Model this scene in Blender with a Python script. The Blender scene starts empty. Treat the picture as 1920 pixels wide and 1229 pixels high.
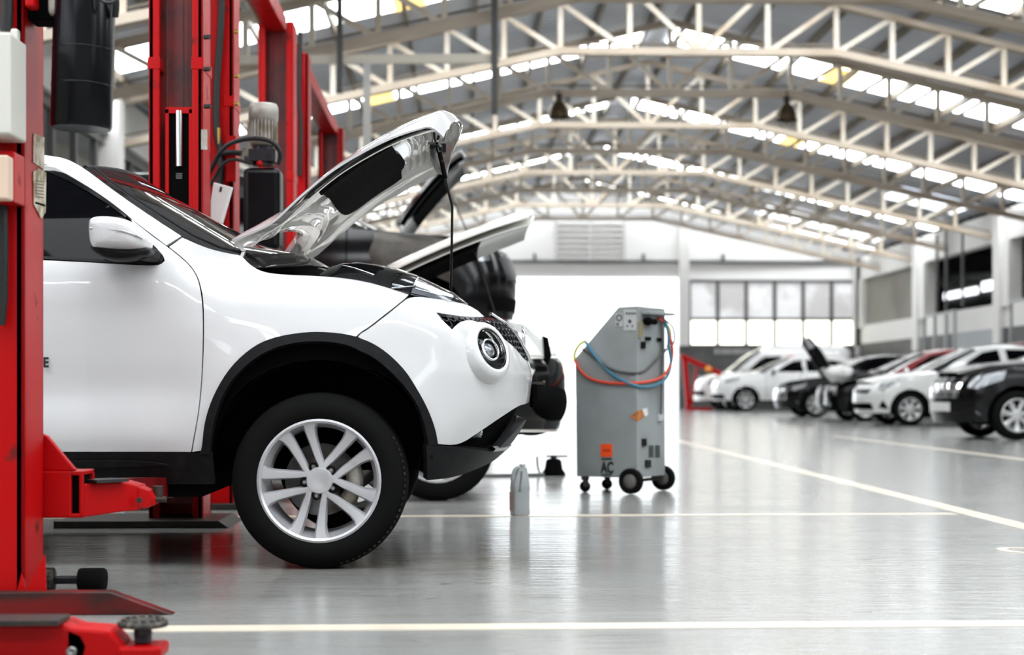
import bpy, bmesh, math, random
import numpy as np
from mathutils import Vector, Matrix
from mathutils.geometry import delaunay_2d_cdt
PI = math.pi
random.seed(7)
SC = bpy.context.scene
COL = SC.collection
# ---------------------------------------------------------------- camera
FPX = 3000.0; CH = 0.68; HOR = 730.0; VPX = 870.0
YAW = math.atan((960 - VPX) / FPX)
SA, CA = math.sin(YAW), math.cos(YAW)
cd = bpy.data.cameras.new('camera'); cam = bpy.data.objects.new('camera', cd); COL.objects.link(cam)
cd.sensor_fit = 'HORIZONTAL'; cd.sensor_width = 36; cd.lens = FPX / 1920 * 36
cd.shift_y = (HOR - 614.5) / 1920
cam.location = (0, 0, CH); cam.rotation_euler = (PI / 2, 0, -YAW)
cd.clip_end = 400
cd.dof.use_dof = True; cd.dof.focus_distance = 6.25; cd.dof.aperture_fstop = 2.4
SC.camera = cam
SC.view_settings.view_transform = 'Standard'; SC.view_settings.look = 'None'
SC.view_settings.gamma = 1; SC.view_settings.use_curve_mapping = False
SC.view_settings.exposure = 0.2
# ---------------------------------------------------------------- world: overcast bright sky
W = bpy.data.worlds.new('world'); SC.world = W; W.use_nodes = True
wn = W.node_tree.nodes; wl = W.node_tree.links
bg = wn['Background']; bg.inputs[1].default_value = 3.6
tc = wn.new('ShaderNodeTexCoord'); sx = wn.new('ShaderNodeSeparateXYZ'); cr = wn.new('ShaderNodeValToRGB')
wl.new(tc.outputs['Generated'], sx.inputs[0]); wl.new(sx.outputs[2], cr.inputs[0])
cr.color_ramp.elements[0].color = (.55, .56, .55, 1); cr.color_ramp.elements[0].position = .0
cr.color_ramp.elements[1].color = (.86, .93, 1, 1); cr.color_ramp.elements[1].position = .12
wl.new(cr.outputs[0], bg.inputs[0])
SKY_GLOW = 9.0

# ---------------------------------------------------------------- pixel helpers (1920x1229 frame)
def U(px, py, Y):
    u = (px - 960) / FPX; v = (HOR - py) / FPX
    D = Y / (CA - u * SA)
    return Vector((D * (SA + u * CA), Y, CH + v * D))
def UX(px, py, X):
    u = (px - 960) / FPX; v = (HOR - py) / FPX
    D = X / (SA + u * CA)
    return Vector((X, D * (CA - u * SA), CH + v * D))
def FL(px, py, z=0.0):
    u = (px - 960) / FPX; v = (HOR - py) / FPX
    D = (z - CH) / v
    return Vector((D * (SA + u * CA), D * (CA - u * SA), z))
def PJ(P):
    D = P[1] * CA + P[0] * SA; r = P[0] * CA - P[1] * SA
    return 960 + FPX * r / D, HOR - FPX * (P[2] - CH) / D

# ---------------------------------------------------------------- materials
MATS = {}
def M(name, col, rough=.5, metal=0, coat=0, emit=0, emcol=None, spec=.5, trans=0, ior=1.45, alpha=1, coatrough=.03):
    m = bpy.data.materials.new(name); m.use_nodes = True
    b = m.node_tree.nodes['Principled BSDF']
    b.inputs['Base Color'].default_value = (*col, 1)
    b.inputs['Roughness'].default_value = rough; b.inputs['Metallic'].default_value = metal
    b.inputs['Coat Weight'].default_value = coat; b.inputs['Coat Roughness'].default_value = coatrough
    b.inputs['Specular IOR Level'].default_value = spec; b.inputs['IOR'].default_value = ior
    b.inputs['Transmission Weight'].default_value = trans
    if emit:
        b.inputs['Emission Color'].default_value = (*(emcol or col), 1); b.inputs['Emission Strength'].default_value = emit
    MATS[name] = m
    return m
def noisy(m, c2, scale=6, lo=.45, hi=.7, detail=6, stretch=(1, 1, 1), fac=1.0, rough2=None):
    """mix a second colour (wear, dirt) into a material with object-space noise"""
    nt = m.node_tree; b = nt.nodes['Principled BSDF']
    t = nt.nodes.new('ShaderNodeTexCoord'); mp = nt.nodes.new('ShaderNodeMapping'); n = nt.nodes.new('ShaderNodeTexNoise')
    r = nt.nodes.new('ShaderNodeMapRange'); mx = nt.nodes.new('ShaderNodeMix'); mx.data_type = 'RGBA'
    mp.inputs['Scale'].default_value = stretch
    nt.links.new(t.outputs['Object'], mp.inputs[0]); nt.links.new(mp.outputs[0], n.inputs['Vector'])
    n.inputs['Scale'].default_value = scale; n.inputs['Detail'].default_value = detail
    nt.links.new(n.outputs[0], r.inputs[0]); r.inputs[1].default_value = lo; r.inputs[2].default_value = hi; r.inputs[4].default_value = fac
    prev = b.inputs['Base Color'].links[0].from_socket if b.inputs['Base Color'].links else None
    if prev: nt.links.new(prev, mx.inputs[6])
    else: mx.inputs[6].default_value = b.inputs['Base Color'].default_value
    mx.inputs[7].default_value = (*c2, 1)
    nt.links.new(r.outputs[0], mx.inputs[0]); nt.links.new(mx.outputs[2], b.inputs['Base Color'])
    if rough2 is not None:
        r2 = nt.nodes.new('ShaderNodeMapRange'); nt.links.new(r.outputs[0], r2.inputs[0])
        r2.inputs[3].default_value = b.inputs['Roughness'].default_value; r2.inputs[4].default_value = rough2
        nt.links.new(r2.outputs[0], b.inputs['Roughness'])
    return m
def bumpy(m, scale=40, strength=.2, dist=.01, detail=3):
    nt = m.node_tree; b = nt.nodes['Principled BSDF']
    t = nt.nodes.new('ShaderNodeTexCoord'); n = nt.nodes.new('ShaderNodeTexNoise'); bp = nt.nodes.new('ShaderNodeBump')
    nt.links.new(t.outputs['Object'], n.inputs['Vector']); n.inputs['Scale'].default_value = scale; n.inputs['Detail'].default_value = detail
    nt.links.new(n.outputs[0], bp.inputs['Height']); bp.inputs['Strength'].default_value = strength; bp.inputs['Distance'].default_value = dist
    nt.links.new(bp.outputs[0], b.inputs['Normal'])
    return m
white_paint = M('white_paint', (.58, .58, .585), .3, coat=1)
cream_paint = M('cream_paint', (.82, .80, .74), .3, coat=1)
silver_white = M('silver_white', (.70, .71, .70), .32, .1, coat=1)
black_paint = M('black_paint', (.002, .002, .0025), .15, spec=.35)
blue_black = M('blue_black', (.003, .005, .009), .15, spec=.7)
dark_red_paint = M('dark_red_paint', (.22, .02, .02), .3, coat=1)
shell_black = M('shell_black', (.002, .002, .002), .9, spec=.05)
trim_black = noisy(M('trim_black', (.006, .006, .007), .42, spec=.16), (.010, .010, .010), 30)
gloss_black = M('gloss_black', (.003, .003, .003), .1, spec=.45)
rubber = bumpy(M('rubber', (.004, .004, .004), .8, spec=.1), 60, .2, .002)
tyre_edge = noisy(M('tyre_edge', (.012, .010, .007), .85, spec=.2), (.06, .045, .025), 35, .5, .75)
alloy = noisy(M('alloy', (.50, .50, .52), .34, .5, coat=.3), (.36, .35, .34), 14, .55, .8, fac=.6)
alloy_far = M('alloy_far', (.55, .55, .55), .35, .6)
steel = noisy(M('steel', (.30, .30, .30), .35, .9), (.14, .11, .08), 12)
dark_steel = noisy(M('dark_steel', (.035, .035, .035), .5, .6), (.06, .045, .03), 20)
chrome = M('chrome', (.75, .76, .78), .08, 1)
glass_dark = M('glass_dark', (.002, .002, .003), .03, spec=.08)
screen_glass = M('screen_glass', (.010, .010, .010), .03, spec=.8)
lamp_glass = M('lamp_glass', (.95, .97, 1), .02, trans=1, ior=1.3)
lamp_inner = M('lamp_inner', (.25, .26, .27), .2, .7)
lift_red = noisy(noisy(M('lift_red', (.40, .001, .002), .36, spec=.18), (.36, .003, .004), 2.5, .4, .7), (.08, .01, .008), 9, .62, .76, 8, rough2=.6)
lift_red_shaded = noisy(M('lift_red_shaded', (.19, .003, .004), .4), (.05, .004, .004), 4, .4, .7)  # darker copy of the lift red, shade of recesses and under-car arms put in
base_red = noisy(M('base_red', (.13, .005, .005), .35, spec=.3), (.03, .012, .01), 9, .42, .6, 8, stretch=(.4, 1, 1))
gun_metal = M('gun_metal', (.04, .04, .045), .35, .8)
tank_black = M('tank_black', (.003, .003, .004), .22, spec=.22)
hose_black = M('hose_black', (.006, .006, .006), .5)
motor_alu = noisy(M('motor_alu', (.42, .40, .36), .45, .4), (.20, .17, .12), 9)
box_grey = noisy(M('box_grey', (.55, .54, .49), .5), (.30, .22, .13), 5, .55, .75, 6, stretch=(1, 1, .4))
box_cream = noisy(M('box_cream', (.62, .47, .36), .5), (.5, .36, .25), 3, stretch=(4, 4, .4))
sticker = noisy(M('sticker', (.55, .50, .40), .5), (.22, .17, .08), 18, .45, .6, 6)
sticker_y = M('sticker_yellow', (.65, .50, .05), .5)
paper = M('paper', (.66, .66, .64), .4)
pad_felt = bumpy(noisy(M('pad_felt', (.004, .004, .004), .95, spec=.1), (.016, .016, .016), 90, .45, .8), 150, .4, .004)
hood_inner = M('hood_inner', (.78, .77, .73), .25, coat=1)
machine_grey = noisy(M('machine_grey', (.27, .29, .29), .45), (.20, .21, .21), 3, .4, .7)
jug_grey = M('jug_grey', (.30, .32, .32), .35)
orange = M('orange_label', (.85, .08, .012), .4)
black_ink = M('black_ink', (.01, .01, .012), .5)
van_white = M('van_white', (.74, .74, .74), .3, coat=1)
white_ink = M('white_ink', (.7, .7, .7), .5)
red_hose = M('red_hose', (.55, .05, .02), .35)
blue_hose = M('blue_hose', (.035, .16, .24), .35)
yellow_hose = M('yellow_hose', (.50, .55, .03), .35)
grey_hose = M('grey_hose', (.05, .05, .05), .45)
rust_card = noisy(M('rust_card', (.45, .17, .05), .6), (.25, .08, .03), 25)
steel_cream = noisy(M('steel_cream', (.84, .78, .68), .5), (.60, .47, .34), 1.3, .45, .75)
chord_shaded_brown = noisy(M('chord_shaded_brown', (.56, .48, .39), .5), (.40, .31, .22), 1.1, .45, .75)  # shade of the chord undersides is put into the brown
purlin_brown = noisy(M('purlin_brown', (.20, .17, .13), .55), (.12, .09, .06), 1.5)
roof_metal = noisy(M('roof_metal', (.66, .68, .74), .45, .1), (.52, .54, .59), .6, .4, .7)
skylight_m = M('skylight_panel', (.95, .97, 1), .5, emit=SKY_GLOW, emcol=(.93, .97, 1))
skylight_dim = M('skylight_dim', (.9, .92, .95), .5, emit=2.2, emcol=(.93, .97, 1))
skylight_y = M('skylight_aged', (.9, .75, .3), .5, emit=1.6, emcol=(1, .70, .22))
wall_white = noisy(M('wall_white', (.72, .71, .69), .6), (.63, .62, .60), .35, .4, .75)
wall_far_m = noisy(M('wall_far_lit', (.88, .87, .86), .6), (.80, .79, .78), .35, .4, .75)  # lighter copy of the wall white; light and haze on the gable put in
wall_dark = noisy(M('wall_dark', (.075, .076, .075), .6), (.12, .12, .115), 1.2, .45, .75)
annex_grey = noisy(M('annex_grey', (.10, .10, .095), .7), (.05, .05, .05), .6)
annex_brown = noisy(noisy(M('annex_brown', (.23, .22, .19), .7), (.18, .17, .15), .5), (.20, .09, .04), .55, .58, .72, stretch=(1, 1, .3))
frame_dark = M('frame_dark', (.10, .10, .10), .5)
pane_frost = noisy(M('pane_frosted', (.62, .62, .62), .35, emit=.36, emcol=(.95, .96, 1)), (.30, .28, .26), .8, .45, .6)
pane_lit = M('pane_lit', (.9, .9, .8), .5, emit=2.6, emcol=(1, .98, .86))
outside = M('outside_ground', (.78, .78, .76), .8)
leafy = noisy(M('leafy', (.16, .26, .16), .8), (.30, .40, .34), 2)
tank_shell = M('lamp_shell', (.075, .05, .025), .4, .5)
line_cream = noisy(M('line_cream', (.72, .64, .52), .3, coat=.3, coatrough=.1), (.62, .55, .45), 3, .4, .7)
# floor: glossy grey epoxy, long scuffs along x, small stains and chips
def make_floor():
    m = bpy.data.materials.new('floor_epoxy'); m.use_nodes = True; nt = m.node_tree; b = nt.nodes['Principled BSDF']; N = nt.nodes.new; L = nt.links.new
    t = N('ShaderNodeTexCoord')
    def noise(scale, st, det=5, rough=.6):
        mp = N('ShaderNodeMapping'); mp.inputs['Scale'].default_value = st; L(t.outputs['Object'], mp.inputs[0])
        n = N('ShaderNodeTexNoise'); n.inputs['Scale'].default_value = scale; n.inputs['Detail'].default_value = det; n.inputs['Roughness'].default_value = rough
        L(mp.outputs[0], n.inputs['Vector']); return n.outputs[0]
    def rng(s, a, c, o=1.0):
        r = N('ShaderNodeMapRange'); L(s, r.inputs[0]); r.inputs[1].default_value = a; r.inputs[2].default_value = c; r.inputs[4].default_value = o; return r.outputs[0]
    def mix(f, a, c):
        x = N('ShaderNodeMix'); x.data_type = 'RGBA'; L(f, x.inputs[0])
        if isinstance(a, tuple): x.inputs[6].default_value = (*a, 1)
        else: L(a, x.inputs[6])
        x.inputs[7].default_value = (*c, 1); return x.outputs[2]
    c = mix(rng(noise(.7, (1, 1, 1)), .35, .7), (.215, .22, .212), (.27, .27, .257))
    c = mix(rng(noise(2.2, (.55, 4, 1), 8, .7), .50, .76, .6), c, (.20, .185, .155))
    c = mix(rng(noise(5, (.5, 5, 1), 8, .75), .60, .78, .7), c, (.13, .10, .07))
    c = mix(rng(noise(9, (.6, 1.5, 1), 3, .5), .71, .725, .9), c, (.06, .04, .03))
    # old oil stain beside the front wheel
    vm = N('ShaderNodeVectorMath'); vm.operation = 'DISTANCE'; sc_ = N('ShaderNodeMapping'); sc_.inputs['Scale'].default_value = (1, 1.5, 1); L(t.outputs['Object'], sc_.inputs[0])
    L(sc_.outputs[0], vm.inputs[0]); q = FL(800, 1052); vm.inputs[1].default_value = (q.x, q.y * 1.5, 0)
    mu = N('ShaderNodeMath'); mu.operation = 'MULTIPLY'; L(rng(noise(3.5, (.6, 3, 1), 8, .7), .32, .60, .95), mu.inputs[0])
    fall = N('ShaderNodeMapRange'); L(vm.outputs['Value'], fall.inputs[0]); fall.inputs[1].default_value = .95; fall.inputs[2].default_value = .2; fall.inputs[3].default_value = 0; fall.inputs[4].default_value = 1
    L(fall.outputs[0], mu.inputs[1]); c = mix(mu.outputs[0], c, (.085, .068, .042))
    L(c, b.inputs['Base Color'])
    r = N('ShaderNodeMapRange'); L(noise(1.5, (.6, 3, 1), 8, .7), r.inputs[0]); r.inputs[1].default_value = .3; r.inputs[2].default_value = .75
    r.inputs[3].default_value = .12; r.inputs[4].default_value = .24; L(r.outputs[0], b.inputs['Roughness'])
    b.inputs['Specular IOR Level'].default_value = .4
    bp = N('ShaderNodeBump'); bp.inputs['Strength'].default_value = .10; bp.inputs['Distance'].default_value = .02
    L(noise(7, (.5, 2.5, 1), 4), bp.inputs['Height']); L(bp.outputs[0], b.inputs['Normal'])
    return m
floor_m = make_floor()

# ---------------------------------------------------------------- mesh kit
class MB:
    def __init__(s): s.v = []; s.f = []; s.sm = []
    def add(s, vs, fs, smooth=False):
        o = len(s.v); s.v += [tuple(p) for p in vs]; s.f += [tuple(i + o for i in f) for f in fs]; s.sm += [smooth] * len(fs); return s
    def box(s, c, d, rz=0, M4=None):
        x, y, z = d[0] / 2, d[1] / 2, d[2] / 2
        vs = [Vector((a * x, b * y, e * z)) for e in (-1, 1) for a, b in ((-1, -1), (1, -1), (1, 1), (-1, 1))]
        R = M4 if M4 is not None else Matrix.Rotation(rz, 3, 'Z')
        vs = [R @ v + Vector(c) for v in vs]
        return s.add(vs, [(3, 2, 1, 0), (4, 5, 6, 7), (0, 1, 5, 4), (1, 2, 6, 5), (2, 3, 7, 6), (3, 0, 4, 7)])
    def bb(s, a, b):
        return s.box([(a[i] + b[i]) / 2 for i in range(3)], [abs(a[i] - b[i]) for i in range(3)])
    def bar(s, a, b, w, t, up=(0, 0, 1)):
        """rectangular bar a->b, w across (perp to up), t along up"""
        a, b = Vector(a), Vector(b); d = (b - a); L = d.length; d.normalize()
        up = Vector(up)
        if abs(d.dot(up)) > .99: up = Vector((1, 0, 0))
        x = d.cross(up).normalized(); z = x.cross(d)
        vs = [p + x * i * w / 2 + z * j * t / 2 for p in (a, b) for i, j in ((-1, -1), (1, -1), (1, 1), (-1, 1))]
        return s.add(vs, [(3, 2, 1, 0), (4, 5, 6, 7), (0, 1, 5, 4), (1, 2, 6, 5), (2, 3, 7, 6), (3, 0, 4, 7)])
    def cyl(s, a, b, r, r2=None, n=20, cap=True):
        a, b = Vector(a), Vector(b); d = (b - a).normalized(); r2 = r if r2 is None else r2
        x = d.orthogonal().normalized(); y = d.cross(x)
        vs = [a + (x * math.cos(2 * PI * i / n) + y * math.sin(2 * PI * i / n)) * r for i in range(n)] + \
             [b + (x * math.cos(2 * PI * i / n) + y * math.sin(2 * PI * i / n)) * r2 for i in range(n)]
        s.add(vs, [(i, (i + 1) % n, n + (i + 1) % n, n + i) for i in range(n)], True)
        if cap:
            s.add(vs[:n], [tuple(range(n - 1, -1, -1))]); s.add(vs[n:], [tuple(range(n))])
        return s
    def lathe(s, o, ax, prof, n=40, closed=False):
        """prof: (r, h) along axis ax from o"""
        o = Vector(o); d = Vector(ax).normalized(); x = d.orthogonal().normalized(); y = d.cross(x)
        vs = [o + d * h + (x * math.cos(2 * PI * i / n) + y * math.sin(2 * PI * i / n)) * r for r, h in prof for i in range(n)]
        k = len(prof); fs = []
        for j in range(k if closed else k - 1):
            j2 = (j + 1) % k
            for i in range(n):
                fs.append((j * n + i, j * n + (i + 1) % n, j2 * n + (i + 1) % n, j2 * n + i))
        return s.add(vs, fs, True)
    def tube(s, pts, r, n=8, sub=0, cap=True):
        P = [Vector(p) for p in pts]
        for _ in range(sub):
            Q = [P[0]]
            for a, b in zip(P, P[1:]): Q += [a * .75 + b * .25, a * .25 + b * .75]
            P = Q + [P[-1]]
        rings = []; x = None
        for i, p in enumerate(P):
            d = (P[min(i + 1, len(P) - 1)] - P[max(i - 1, 0)]).normalized()
            x = d.orthogonal().normalized() if x is None else (x - d * x.dot(d)).normalized()
            y = d.cross(x); rings.append([p + (x * math.cos(2 * PI * k / n) + y * math.sin(2 * PI * k / n)) * r for k in range(n)])
        vs = [v for q in rings for v in q]
        fs = [(j * n + i, j * n + (i + 1) % n, (j + 1) * n + (i + 1) % n, (j + 1) * n + i) for j in range(len(P) - 1) for i in range(n)]
        s.add(vs, fs, True)
        if cap: s.add(rings[0], [tuple(range(n - 1, -1, -1))]); s.add(rings[-1], [tuple(range(n))])
        return s
    def prism(s, poly, vec):
        """extrude planar polygon (3D pts) by vec"""
        n = len(poly); a = [Vector(p) for p in poly]; v = Vector(vec); b = [p + v for p in a]
        return s.add(a + b, [tuple(range(n - 1, -1, -1)), tuple(range(n, 2 * n))] + [(i, (i + 1) % n, n + (i + 1) % n, n + i) for i in range(n)])
    def grid(s, rows, th=0, smooth=True, close=False):
        """rows of points -> surface; th: thickness vector or distance along the normals"""
        R = len(rows); C = len(rows[0]); V = np.array([[tuple(p) for p in r] for r in rows], float)
        def faces(off, flip):
            fs = []
            for i in range(R - 1):
                for j in range(C - 1 if not close else C):
                    q = (i * C + j, i * C + (j + 1) % C, (i + 1) * C + (j + 1) % C, (i + 1) * C + j)
                    fs.append(tuple(k + off for k in (q[::-1] if flip else q)))
            return fs
        if not th: return s.add(V.reshape(-1, 3), faces(0, False), smooth)
        du = np.gradient(V, axis=0); dv = np.gradient(V, axis=1); nn = np.cross(dv, du); nn /= (np.linalg.norm(nn, axis=2, keepdims=True) + 1e-9)
        Bk = V - nn * th
        s.add(np.concatenate([V.reshape(-1, 3), Bk.reshape(-1, 3)]), faces(0, False) + faces(R * C, True), smooth)
        per = [(0, j) for j in range(C)] + [(i, C - 1) for i in range(1, R)] + [(R - 1, j) for j in range(C - 2, -1, -1)] + [(i, 0) for i in range(R - 2, 0, -1)]
        n = len(per); ring = [V[p] for p in per] + [Bk[p] for p in per]
        return s.add(ring, [(k, n + k, n + (k + 1) % n, (k + 1) % n) for k in range(n)])
    def sphere(s, c, r, sc=(1, 1, 1), n=20, m=12):
        c = Vector(c); rows = []
        for i in range(m + 1):
            a = PI * i / m
            rows.append([c + Vector((r * sc[0] * math.sin(a) * math.cos(2 * PI * j / n), r * sc[1] * math.sin(a) * math.sin(2 * PI * j / n), r * sc[2] * math.cos(a))) for j in range(n)])
        return s.grid(rows, close=True)
    def mesh(s, name, mat, ang=None, merge=False):
        me = bpy.data.meshes.new(name); me.from_pydata(s.v, [], s.f)
        me.polygons.foreach_set('use_smooth', s.sm)
        for x in (mat if isinstance(mat, (list, tuple)) else [mat]): me.materials.append(x)
        bm = bmesh.new(); bm.from_mesh(me)
        if merge: bmesh.ops.remove_doubles(bm, verts=bm.verts, dist=1e-5)
        bmesh.ops.recalc_face_normals(bm, faces=bm.faces); bm.to_mesh(me); bm.free()
        if ang: me.set_sharp_from_angle(angle=math.radians(ang))
        me.update(); return me
    def build(s, name, mat, parent=None, bevel=0, seg=2, ang=None, merge=False):
        o = bpy.data.objects.new(name, s.mesh(name, mat, ang, merge)); COL.objects.link(o)
        if parent is not None:
            o.parent = parent
            o.matrix_parent_inverse = Matrix.Identity(4) if parent.get('_loc') else parent.matrix_basis.inverted()
        if bevel:
            md = o.modifiers.new('bevel', 'BEVEL'); md.width = bevel; md.segments = seg; md.limit_method = 'ANGLE'; md.angle_limit = math.radians(40)
            md.harden_normals = False
        return o
def tag(o, label=None, cat=None, group=None, kind=None):
    if label: o['label'] = label
    if cat: o['category'] = cat
    if group: o['group'] = group
    if kind: o['kind'] = kind
    return o
def thing(name, label, cat, loc=(0, 0, 0), rz=0, group=None, local=False):
    """Empty at the base of a thing. local=True: children are built in the thing's own coordinates."""
    o = bpy.data.objects.new(name, None); COL.objects.link(o); o.location = loc; o.rotation_euler = (0, 0, rz)
    o.matrix_basis = Matrix.Translation(Vector(loc)) @ Matrix.Rotation(rz, 4, 'Z')
    if local: o['_loc'] = 1
    o.empty_display_size = .1
    return tag(o, label, cat, group)
def struct(o): o['kind'] = 'structure'; return o
def copy_tree(o, parent=None):
    c = o.copy(); COL.objects.link(c)
    if parent is not None: c.parent = parent
    for ch in [x for x in COL.objects if x.parent == o]: copy_tree(ch, c)
    return c
def text_part(name, body, mat, size, Mx, parent, extrude=.001, align='CENTER', bold=0, ay='CENTER'):
    cu = bpy.data.curves.new(name, 'FONT'); cu.body = body; cu.size = size; cu.extrude = extrude; cu.align_x = align; cu.align_y = ay; cu.offset = bold
    tmp = bpy.data.objects.new(name, cu); me = bpy.data.meshes.new_from_object(tmp); bpy.data.objects.remove(tmp)
    me.transform(Mx); me.materials.clear(); me.materials.append(mat)
    o = bpy.data.objects.new(name, me); COL.objects.link(o)
    if parent is not None:
        o.parent = parent
        o.matrix_parent_inverse = Matrix.Identity(4) if parent.get('_loc') else parent.matrix_basis.inverted()
    return o
# ================================================================ HALL
XL, XR, YF, YB = -5.6, 13.7, 55.3, -10.0
RX, RZ, SL = 3.9, 7.85, .235           # ridge x, height, roof slope
ZB = 6.28                              # flat bottom chord of the trusses
def roofz(x): return RZ - SL * abs(x - RX)
struct(MB().bb((XL - 2, YB - 6, -.1), (XR + 9, YF, 0)).build('floor', floor_m))
# roof sheets: ribs run from ridge to eave; strips of clear sheet every second bay
STRIPS = [(-5.2, -3.8), (1.3, 4.3), (9.5, 11.2), (16.6, 18.0), (24.0, 25.4), (31.3, 32.7), (38.7, 40.1), (46.3, 47.7), (53.8, 54.5)]  # last strip added to light the gable wall; unseen near strips widened for light
def sheet(x0, x1, y0, y1, p=.25):
    mb = MB(); n = max(1, int(round((y1 - y0) / p))); rows = [[], []]
    for i in range(n):
        a = y0 + (y1 - y0) * i / n; w = (y1 - y0) / n
        for f, dz in ((0, 0), (.55, 0), (.68, .04), (.87, .04)):
            for r, x in ((0, x0), (1, x1)): rows[r].append((x, a + f * w, roofz(x) + dz))
    for r, x in ((0, x0), (1, x1)): rows[r].append((x, y1, roofz(x)))
    return mb.grid(rows, smooth=False)
def merge_mb(l):
    m = MB()
    for q in l: m.add(q.v, q.f)
    return m
cl = []
ys = [YB] + [v for s in STRIPS for v in s] + [YF]
for k in range(0, len(ys), 2):
    for x1 in (XL - 2.3, XR + .4): cl.append(sheet(RX + (.12 if x1 > RX else -.12), x1, ys[k], ys[k + 1]))
for a, b in STRIPS: cl.append(MB().add([(XL - .4, a, roofz(XL - .4)), (XL - 2.3, a, roofz(XL - 2.3)), (XL - 2.3, b, roofz(XL - 2.3)), (XL - .4, b, roofz(XL - .4))], [(0, 1, 2, 3)]))  # roof carried past the left wall, unseen, to shade the outer wall
# stretch of roof above the strips at the eaves and ridge cap
cl.append(MB().bb((RX - .25, YB, RZ - .01), (RX + .25, YF, RZ + .03)))
struct(merge_mb(cl).build('ceiling', roof_metal))
k = 0
for i, (a, b) in enumerate(STRIPS):
    for x1 in (XL - .4, XR + .4):
        k += 1
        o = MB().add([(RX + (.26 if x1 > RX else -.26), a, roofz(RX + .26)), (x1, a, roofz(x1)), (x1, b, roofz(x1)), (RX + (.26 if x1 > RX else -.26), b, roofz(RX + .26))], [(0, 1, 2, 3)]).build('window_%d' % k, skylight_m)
        struct(o)
# clear sheets along the right-hand eave near the far end, and two aged yellow sheets
for a, b, x0, x1 in ((49.6, 52.6, 9.6, 13.6), (42.0, 44.2, 11.6, 13.6), (49.0, 53.0, -5.4, -1.2)):  # last sheet, unseen on the left, is added to light the gable wall
    k += 1
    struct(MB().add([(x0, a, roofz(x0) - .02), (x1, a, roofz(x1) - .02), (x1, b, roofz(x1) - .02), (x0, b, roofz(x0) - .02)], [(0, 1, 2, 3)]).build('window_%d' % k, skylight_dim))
for (a, b), x0 in ((STRIPS[4], -1.1), (STRIPS[5], 7.3), (STRIPS[4], 10.2), (STRIPS[5], -1.9), (STRIPS[6], 7.9)):
    k += 1
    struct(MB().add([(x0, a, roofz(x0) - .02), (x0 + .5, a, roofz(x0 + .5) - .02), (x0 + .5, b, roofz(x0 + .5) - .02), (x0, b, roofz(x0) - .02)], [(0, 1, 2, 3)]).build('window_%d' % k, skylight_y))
# purlins
n_p = 0
for side in (-1, 1):
    for i in range(9):
        x = RX + side * (.35 + i * 1.12)
        if x < XL or x > XR: continue
        o = MB().bb((x - .03, YB, roofz(x) - .16), (x + .03, YF, roofz(x) - .02)).build('roof_purlin', purlin_brown)
        struct(o)
# trusses (every 3.7 m), each a thing with its members as parts
def bot(x):
    d = abs(x - RX); return ZB if d < 2.3 else ZB - .218 * (d - 2.3)
nodes = [0, 1.15, 2.3, 3.24, 4.18, 5.12, 6.06, 7.0, 7.94, 8.88]
def make_truss():
    t = thing('roof_truss', 'x', 'roof truss', (RX, 0, 0), local=True, group='roof trusses across the hall')
    for sgn in (-1, 1):
        e = (XR if sgn > 0 else -XL + 2 * RX) - RX if sgn > 0 else RX - XL
        m = MB()
        for dy in (-.07, .07):
            m.bar((0, dy, RZ - .22), (sgn * e, dy, roofz(RX + e) - .22), .05, .10)
        m.build('top_chord', chord_shaded_brown, t)
        for a, b in zip(nodes, nodes[1:]):
            for nm, p, q in (('web_diagonal', (sgn * a, 0, bot(RX + a)), (sgn * b, 0, roofz(RX + b) - .22)),):
                MB().bar(p, q, .08, .08).build(nm, steel_cream, t)
        for a in nodes[(0 if sgn > 0 else 1):]:
            MB().bar((sgn * a, 0, bot(RX + a)), (sgn * a, 0, roofz(RX + a) - .22), .085, .085).build('web_vertical', steel_cream, t)
    m = MB()
    for dy in (-.07, .07):
        pts = [(-(RX - XL), dy, bot(XL)), (-2.3, dy, ZB), (2.3, dy, ZB), (XR - RX, dy, bot(XR))]
        for p, q in zip(pts, pts[1:]): m.bar(p, q, .06, .12)
    m.build('bottom_chord', chord_shaded_brown, t)
    m = MB()
    pts = [(-(RX - XL), 0, bot(XL) + .14), (-2.3, 0, ZB + .14), (2.3, 0, ZB + .14), (XR - RX, 0, bot(XR) + .14)]
    for p, q in zip(pts, pts[1:]): m.bar(p, q, .03, .03)
    m.build('tie_rod', purlin_brown, t)
    return t
TY = [22.8 + 3.7 * i for i in range(-2, 9)]
WH = ['', '', 'cut off by the top edge of the photo, the closest one', 'second closest, its flat middle just under the photo top', 'third in depth, carrying the bell lamps', 'fourth in depth, past the bell lamps', 'fifth in depth counted from the camera', 'sixth in depth counted from the camera', 'seventh in depth counted from the camera', 'farthest but one, before the gable wall', 'farthest one, close against the white gable wall']
tr0 = make_truss()
for i, y in enumerate(TY):
    t = tr0 if i == 0 else copy_tree(tr0)
    t.location = (RX, y, 0)
    t['label'] = 'cream steel roof truss, ' + WH[i] if WH[i] else ('cream steel roof truss above the black oil tank at the left edge' if i else 'cream steel roof truss high over the red lift posts')
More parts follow.
